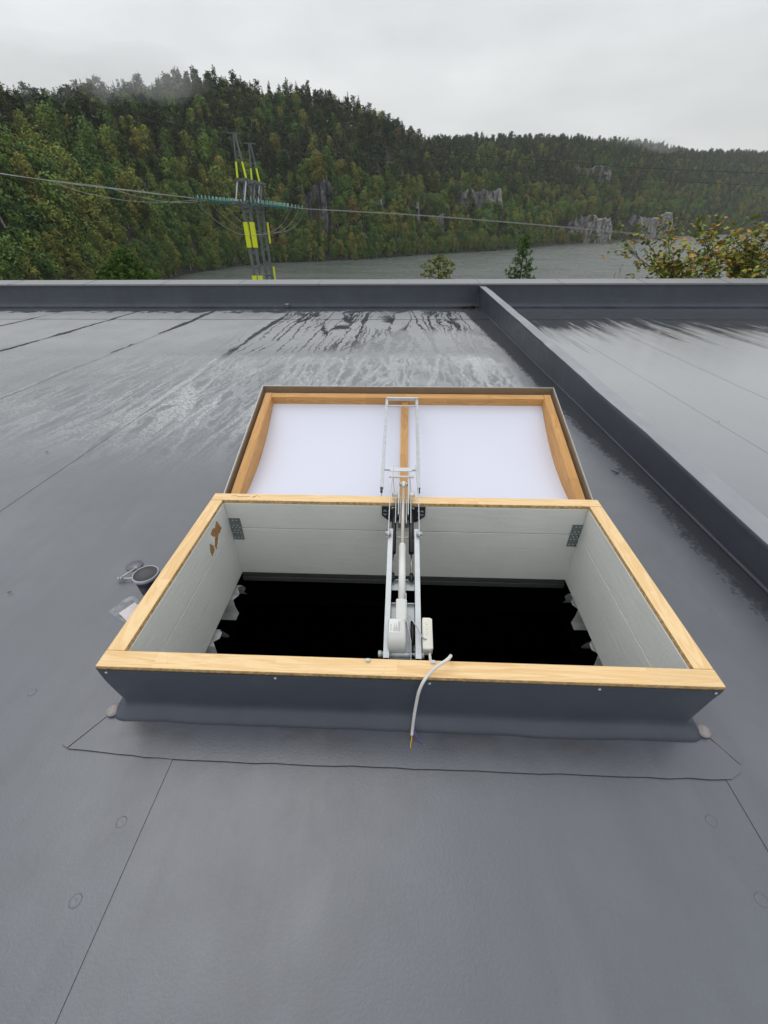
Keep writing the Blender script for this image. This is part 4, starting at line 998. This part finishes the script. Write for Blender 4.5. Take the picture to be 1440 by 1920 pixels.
# ---- power pylon with two ladder legs, seen almost along its crossarm
M_PYL = simple('weathered pylon steel', (.15, .165, .172), .55, .4, var=.2, scale=4)
M_PYLL = simple('bright pylon brace', (.48, .52, .55), .5, .3, var=.1)
M_SLV = simple('yellow marker sleeve', (.72, .80, .015), .45, var=.03)
M_GLASS = simple('green glass insulator', (.10, .30, .26), .12, var=.12, scale=6)
py = thing('power_pylon', (-7.45, 25.2, -9), 'grey steel power pylon with two ladder legs, yellow marker sleeves and green insulators', 'pylon')
YF, YR, XC = 23.85, 26.75, -7.43
for yy, xc in ((YF, -7.42), (YR, -7.64)):
    yel = [(1.5, .42)] if yy == YF else []
    for s in (-1, 1):                                     # rails of the ladder leg
        m = MB(); m.bar((xc+s*.15, yy, -9.1), (xc+s*.15, yy, 2.12), .125, .11, (0, 1, 0)); m.build('leg_rail', [M_PYL], py)
        m = MB(); m.bar((xc+s*.20, yy, 3.12), (xc+s*.035-.03, yy, 4.66), .06, .055, (0, 1, 0)); m.build('mast_rail', [M_PYL], py)
        f0, f1 = .0, .40                                   # yellow sleeve on the mast rails
        A = Vector((xc+s*.20, yy, 3.12)); B = Vector((xc+s*.035-.03, yy, 4.66))
        m = MB(); m.bar(A.lerp(B, .03), A.lerp(B, .39), .07, .07, (0, 1, 0)); m.build('marker_sleeve', [M_SLV], py)
        if yy == YF:
            for za, zb in ((.50, 1.52), (-1.75, -.70)):
                m = MB(); m.bar((xc+s*.15, yy-.02, za), (xc+s*.15, yy-.02, zb), .205, .15, (0, 1, 0)); m.build('marker_sleeve', [M_SLV], py)
        elif s > 0:
            for za, zb in ((.55, 1.5), (-1.5, -.55)):
                m = MB(); m.bar((xc+.29, yy+.1, za), (xc+.29, yy+.1, zb), .05, .2, (0, 1, 0)); m.build('marker_sleeve', [M_SLV], py)
    z = -8.4
    while z < 2.0:
        m = MB(); m.bar((xc-.11, yy, z), (xc+.11, yy, z), .05, .11, (0, 0, 1)); m.build('rung', [M_PYL], py); z += .62
    m = MB(); m.bar((xc-.27, yy, 2.10), (xc+.27, yy, 2.10), .16, .09); m.box((xc, yy, 1.93), (.36, .14, .09)); m.build('leg_head', [M_PYL], py)
    m = MB(); m.bar((xc-.26, yy, 3.10), (xc+.26, yy, 3.10), .1, .09); m.build('mast_foot', [M_PYL], py)
    m = MB(); m.bar((xc-.13, yy, 3.92), (xc+.10, yy, 3.92), .03, .04); m.build('mast_rung', [M_PYL], py)
    m = MB(); m.bar((xc-.34, yy, 4.68), (xc+.26, yy, 4.66), .07, .035); m.build('mast_cap', [M_PYL], py)
    for s in (-1, 1):                                     # inclined braces of the truss box
        for k, (xa, xb) in enumerate(((s*.20-.02, s*.20-.16), (s*.20-.02, s*.20+.12))):
            m = MB(); m.bar((xc+xa, yy, 3.06), (xc+xb, yy+.25*(1 if k else -1), 2.32), .05, .04, (0, 1, 0)); m.build('truss_brace', [M_PYLL if k == 0 else M_PYL], py)
for xx in (-7.70, -7.20):                                 # crossarm members run away from the roof
    m = MB(); m.bar((xx, YF-1.0, 2.24), (xx, YR+1.0, 2.24), .09, .12); m.build('crossarm_beam', [M_PYL], py)
    m = MB(); m.bar((xx, YF-.1, 3.10), (xx, YR+.1, 3.10), .07, .08); m.build('truss_chord', [M_PYL], py)
    for k in range(5):
        ya_ = YF+(YR-YF)*k/5; yb_ = YF+(YR-YF)*(k+1)/5; za, zb = (3.06, 2.3) if k % 2 == 0 else (2.3, 3.06)
        m = MB(); m.bar((xx, ya_, za), (xx, yb_, zb), .045, .045); m.build('truss_brace', [M_PYL], py)
EN = {}
for k, yy in enumerate((23.55, 25.3, 27.0)):              # strain strings to both sides
    for s in (-1, 1):
        A = Vector((XC-.40 if s < 0 else XC+.25, yy, 2.27)); B = A+(Vector((-1.62, -.3, .14)) if s < 0 else Vector((1.75, .3, -.20)))
        d = (B-A).normalized(); rot = d.to_track_quat('Z', 'X').to_matrix()
        m = MB(); m.tube([A, B+d*.12], .018, 6); st = m.build('insulator_string', [M_PYL], py)
        nd = 10
        for q in range(nd):
            m = MB(); c = A.lerp(B, (q+.6)/nd); m.lathe(c, [(.03, -.05), (.045, -.03), (.15, .0), (.145, .014), (.05, .02), (.03, .05)], 14, rot); m.build('glass_disc', [M_GLASS], st)
        EN[(k, s)] = B+d*.12
def cable(name, pts, r, mat, label, cat='power line', group=None):
    m = MB(); m.tube(spline(pts, 6), r, 5); return tag(m.build(name, [mat]), label, cat, group)
M_CONDU = simple('aluminium conductor', (.34, .35, .35), .5, .3, var=.05)
M_OLD = simple('dark earth wire', (.05, .055, .055), .6)
names = ('nearest', 'middle', 'farthest')
for k in range(3):
    e0, e1 = EN[(k, -1)], EN[(k, 1)]; y0 = e0.y
    cable('power_line', [e0, (-13.5, y0-.3, 2.86-.03*k), (-18, y0-.7, 3.36-.03*k), (-26, y0-1.2, 4.5), (-44, y0-2, 7.6)], .008, M_CONDU, f'pale conductor running left from the pylon, {names[k]} of three', group='conductors at the pylon')
    y1 = e1.y
    cable('power_line', [e1, (1.0, y1+.1, 1.72), (9, y1+.5, 1.13), (17.4, y1+.9, .42), (34, y1+2, -.9), (70, y1+4, -3.6)], .006, M_CONDU, f'pale conductor running right above the lake, {names[k]} of three', group='conductors at the pylon')
    cable('jumper_cable', [e0, e0+Vector((.35, .05, -.45)), e0+Vector((1.05, .1, -1.02)), (XC-.2, y0+.2, 1.02), (XC+1.0, y0+.3, 1.1), e1+Vector((-.5, 0, -.6)), e1], .008, M_CONDU, f'slack jumper cable looping below the pylon crossarm, {names[k]} of three', 'jumper cable', 'jumper cables at the pylon')
cable('bonding_cable', [(-16.4, 24.0, 3.12), (-15.2, 24.0, 2.74), (-13.6, 24.1, 2.44), (-12.0, 24.2, 2.32), (-10.4, 24.3, 2.36), (-9.5, 24.4, 2.44)], .010, M_CONDU, 'slack pale cable sagging lowest below the conductors left of the pylon', 'cable')
cable('bonding_cable', [(-14.2, 24.6, 2.92), (-13.1, 24.6, 2.62), (-11.8, 24.6, 2.38), (-10.6, 24.6, 2.30), (-9.5, 24.7, 2.40)], .010, M_CONDU, 'short slack cable sagging inside the longer one left of the pylon', 'cable')
cable('earth_wire', [(-7.7, YR, 4.70), (-5.3, YR+.1, 4.30), (4, YR+.4, 3.66), (17.7, YR+.9, 2.88), (70, YR+3, .6)], .008, M_OLD, 'dark thin earth wire from the rear mast, lower of two on the right', 'earth wire')
cable('earth_wire', [(-7.5, YF, 4.70), (.87, YF, 3.97), (8, YF, 3.5), (15.6, YF, 3.1), (70, YF, .9)], .008, M_OLD, 'dark thin earth wire from the front mast, upper of two on the right', 'earth wire')

# ---- trees and shrubs just beyond the parapet
M_NEED = leafmat('near pine needles', [(0, (.085, .16, .04)), (1, (.11, .19, .045))])
M_NEEDY = leafmat('yellowish needles', [(0, (.17, .21, .04)), (1, (.2, .23, .045))])
M_DARKB = simple('dark wet bark', (.035, .028, .024), .8, var=.3)
def needle_tree(name, base, top, prof, nb, mat, label, seed, tuft=1., group=None):
    """pine: trunk plus boughs carrying tufts of needles; prof(t) = crown radius at height fraction t"""
    r = random.Random(seed); t_ = thing(name, base, label, 'tree', group); B, T = Vector(base), Vector(top); H = (T-B).length
    m = MB(); m.tube([B, B.lerp(T, .5), B.lerp(T, .8), T], [.14, .10, .05, .012], 7)
    tips = []
    for k in range(nb):
        t = 1-(k/nb)**1.0*.42; R0 = prof((1-t)*H)
        a = k*2.4+r.uniform(-.5, .5); p = B.lerp(T, t-.012)
        e = p+Vector((math.cos(a), math.sin(a), .12))*R0*r.uniform(.65, 1.1)
        m.tube([p, p.lerp(e, .5)+Vector((0, 0, -.03)), e], [.022, .014, .006], 4, caps=False); tips.append((p, e))
    m.build('trunk', [M_DARKB], t_)
    m = MB()
    for p, e in tips:
        L_ = (e-p).length; n = max(4, int(L_/.10))
        for q in range(n):
            f = .25+.75*(q+r.random())/n; c = p.lerp(e, f)+Vector((r.gauss(0, .05), r.gauss(0, .05), r.gauss(.02, .05)))
            for w in range(11):
                d = (e-p).normalized()*.5+Vector((r.gauss(0, .7), r.gauss(0, .7), r.gauss(.25, .6)))
                leafq(m, c, d, r.uniform(.10, .2)*tuft, .026*tuft, r)
    for w in range(60): leafq(m, T-Vector((0, 0, r.uniform(0, .3))), Vector((r.gauss(0, .6), r.gauss(0, .6), 1)), .18*tuft, .016*tuft, r)
    m.build('crown', [mat], t_, fix=False); return t_
p = polar(4.3, 30, 0); needle_tree('pine_tree', (p.x, p.y, -9), (p.x-.15, p.y, -.28), lambda d: .35+.75*min(1, d/.5) if d < 1.8 else 1.1, 60, M_NEEDY, 'small round-topped yellowish green pine peeking over the far parapet, left of the taller pine', 3, 1.0)
p = polar(13.6, 30, 0); needle_tree('pine_tree', (p.x, p.y, -9), (p.x-.1, p.y, .72), lambda d: .25+.36*d if d < 1.6 else 1.0, 66, M_NEED, 'slender dark green pine with open crown rising above the far parapet', 4, 1.0)
p = polar(-30.6, 40, 0); needle_tree('pine_tree', (p.x, p.y, -9), (p.x, p.y, -.1), lambda d: .4+.95*d if d < 2 else 2.4, 130, M_NEED, 'bushy bright green pine at the left, standing just behind the parapet', 5, 1.7)
# young maple with thin orange-green foliage at the right
ms = thing('maple_tree', (9.3, 14.6, -9), 'young maple with open green and orange autumn foliage behind the right end of the parapet', 'tree')
r = random.Random(9); m = MB(); ends = []
def grow(p, d, ln, rad, lvl):
    q = p+d*ln; mid = p.lerp(q, .5)+Vector((r.gauss(0, .03), r.gauss(0, .03), 0))*ln
    m.tube([p, mid, q], [rad, rad*.8, rad*.6], 5, caps=False)
    if lvl <= 2: ends.extend([(mid, d), (q, d)]) if lvl < 2 else ends.append((q, d))
    if lvl == 0: return
    for k in range(3 if lvl > 1 else 2):
        nd = (d+Vector((r.gauss(0, .5), r.gauss(0, .4), r.gauss(.06, .2)))).normalized(); grow(p.lerp(q, r.uniform(.55, 1)), nd, ln*r.uniform(.62, .85), rad*.58, lvl-1)
m.tube([(9.3, 14.6, -9.1), (9.25, 14.55, -5), (9.3, 14.5, -2.0)], [.11, .09, .07], 7)
for dx, dy, l in ((-.75, .1, 1.25), (-.30, -.25, 1.45), (.12, .15, 1.75), (.5, -.1, 1.7), (.95, .15, 1.35), (-.05, .4, 1.5), (-1.25, -.1, 1.25), (1.5, -.1, 1.4), (-1.7, .1, 1.2), (1.0, .3, 1.7), (-1.85, .2, 1.2), (-.5, .2, 1.85)):
    grow(Vector((9.3+dx*.3, 14.5+dy*.3, -1.85)), Vector((dx, dy, 1.25)).normalized(), l, .032, 3)
m.build('trunk', [M_DARKB], ms)
mats = [simple('green maple leaf', (.15, .20, .03), .6, var=.35, scale=3), simple('olive maple leaf', (.28, .26, .035), .6, var=.35, scale=3), simple('orange maple leaf', (.50, .27, .05), .6, var=.35, scale=3)]
m = MB()
for e, d in ends:
    if e.z < -.9 and r.random() < .5: continue
    tone = min(1, max(0, (e.z+.9)/2.2))
    for q in range(r.randrange(4, 8)):
        c = e+Vector((r.gauss(0, .12), r.gauss(0, .12), r.gauss(-.03, .09))); n = Vector((r.gauss(0, .6), r.gauss(0, .6), 1)).normalized()
        x = n.orthogonal().normalized(); x = Matrix.Rotation(r.uniform(0, 6.28), 3, n) @ x; y = n.cross(x); s_ = r.uniform(.06, .105)
        mi = 2 if r.random() < .02+.16*tone else (1 if r.random() < .5 else 0)
        P = [c+(x*a+y*b)*s_+n*h*s_ for a, b, h in ((-.9, 0, 0), (-.25, -.75, -.25), (.15, -.55, -.05), (1.05, 0, -.2), (.15, .55, -.05), (-.25, .75, -.25))]
        f = m.bm.faces.new([m.bm.verts.new(v) for v in P]); f.material_index = mi
m.build('foliage', mats, ms, fix=False)
# bare and thin-leaved shrubs left of the maple
def shrub(name, base, n, h, spread, label, leafs, lm, seed):
    r = random.Random(seed); t_ = thing(name, base, label, 'shrub'); m = MB(); B = Vector(base); tips = []
    for k in range(n):
        d = Vector((r.gauss(0, spread), r.gauss(0, spread), 1)).normalized(); T = B+d*h*r.uniform(.75, 1.05)
        m.tube([B+Vector((r.gauss(0, .2), r.gauss(0, .1), 0)), B.lerp(T, .5)+Vector((r.gauss(0, .08), 0, 0)), T], [.022, .013, .004], 5, caps=False)
        for q in range(5):
            f = r.uniform(.8, .98); p = B.lerp(T, f); e = p+Vector((r.gauss(0, .12), r.gauss(0, .12), r.uniform(.1, .35))); m.tube([p, e], [.006, .002], 4, caps=False); tips += [p, e]
    m.build('stem', [M_DARKB], t_)
    if leafs:
        m = MB()
        for p in tips:
            if p.z < -1.2: continue
            for q in range(leafs):
                d = Vector((r.gauss(0, 1), r.gauss(0, 1), r.gauss(0, .6))); leafq(m, p+d*.10, d, r.uniform(.08, .15), .045, r)
        m.build('foliage', [lm], t_, fix=False)
p = polar(24.0, 16.5, -9); shrub('bare_shrub', (p.x, p.y, -9), 9, 9.35, .035, 'bare thin-stemmed shrub standing behind the parapet left of the maple', 0, None, 5)
p = polar(26.8, 16.0, -9); shrub('leafy_shrub', (p.x, p.y, -9), 26, 8.75, .045, 'low bright green shrub top just above the capping at the left foot of the maple', 7, simple('fresh green leaf', (.16, .19, .02), .6, var=.4, scale=4), 6)

# ---- the air
ht = bpy.data.materials.new('haze'); ht.use_nodes = True; tn = ht.node_tree; tn.nodes.remove(tn.nodes['Principled BSDF'])
vol = tn.nodes.new('ShaderNodeVolumePrincipled'); vol.inputs['Color'].default_value = (.93, .95, .97, 1); vol.inputs['Density'].default_value = .00011; vol.inputs['Anisotropy'].default_value = .2
tn.links.new(vol.outputs[0], tn.nodes['Material Output'].inputs['Volume'])
m = MB(); m.box((0, 0, 45), (6600, 7400, 144)); hz = m.build('haze', [ht]); tag(hz, kind='stuff')

mist = N('thin cloud'); mist.t.nodes.remove(mist.b)
mv = mist.n('ShaderNodeVolumePrincipled'); mv.inputs['Color'].default_value = (.95, .96, .97, 1); mv.inputs['Density'].default_value = .0032
mist.t.links.new(mv.outputs[0], mist.o.inputs['Volume'])
for az, d, z, sx_, sy_, sz_, lb in ((-29, 340, 64, 60, 34, 13, 0), (-24.5, 350, 68, 40, 30, 9, 0), (-33, 330, 58, 40, 30, 10, 0), (21.5, 1000, 98, 90, 50, 12, 1)):
    m = MB(); p = polar(az, d, z); bmesh.ops.create_icosphere(m.bm, subdivisions=3, radius=1, matrix=Matrix.Translation(p) @ Matrix.Rotation(-R(az), 4, 'Z') @ Matrix.Diagonal((sx_, sy_, sz_, 1)))
    for v in m.bm.verts: v.co += Vector((mnoise.noise(v.co*.03)*sx_*.35, 0, mnoise.noise(v.co*.04)*sz_*.5))
    tag(m.build('mist_bank', [mist.m]), kind='stuff')
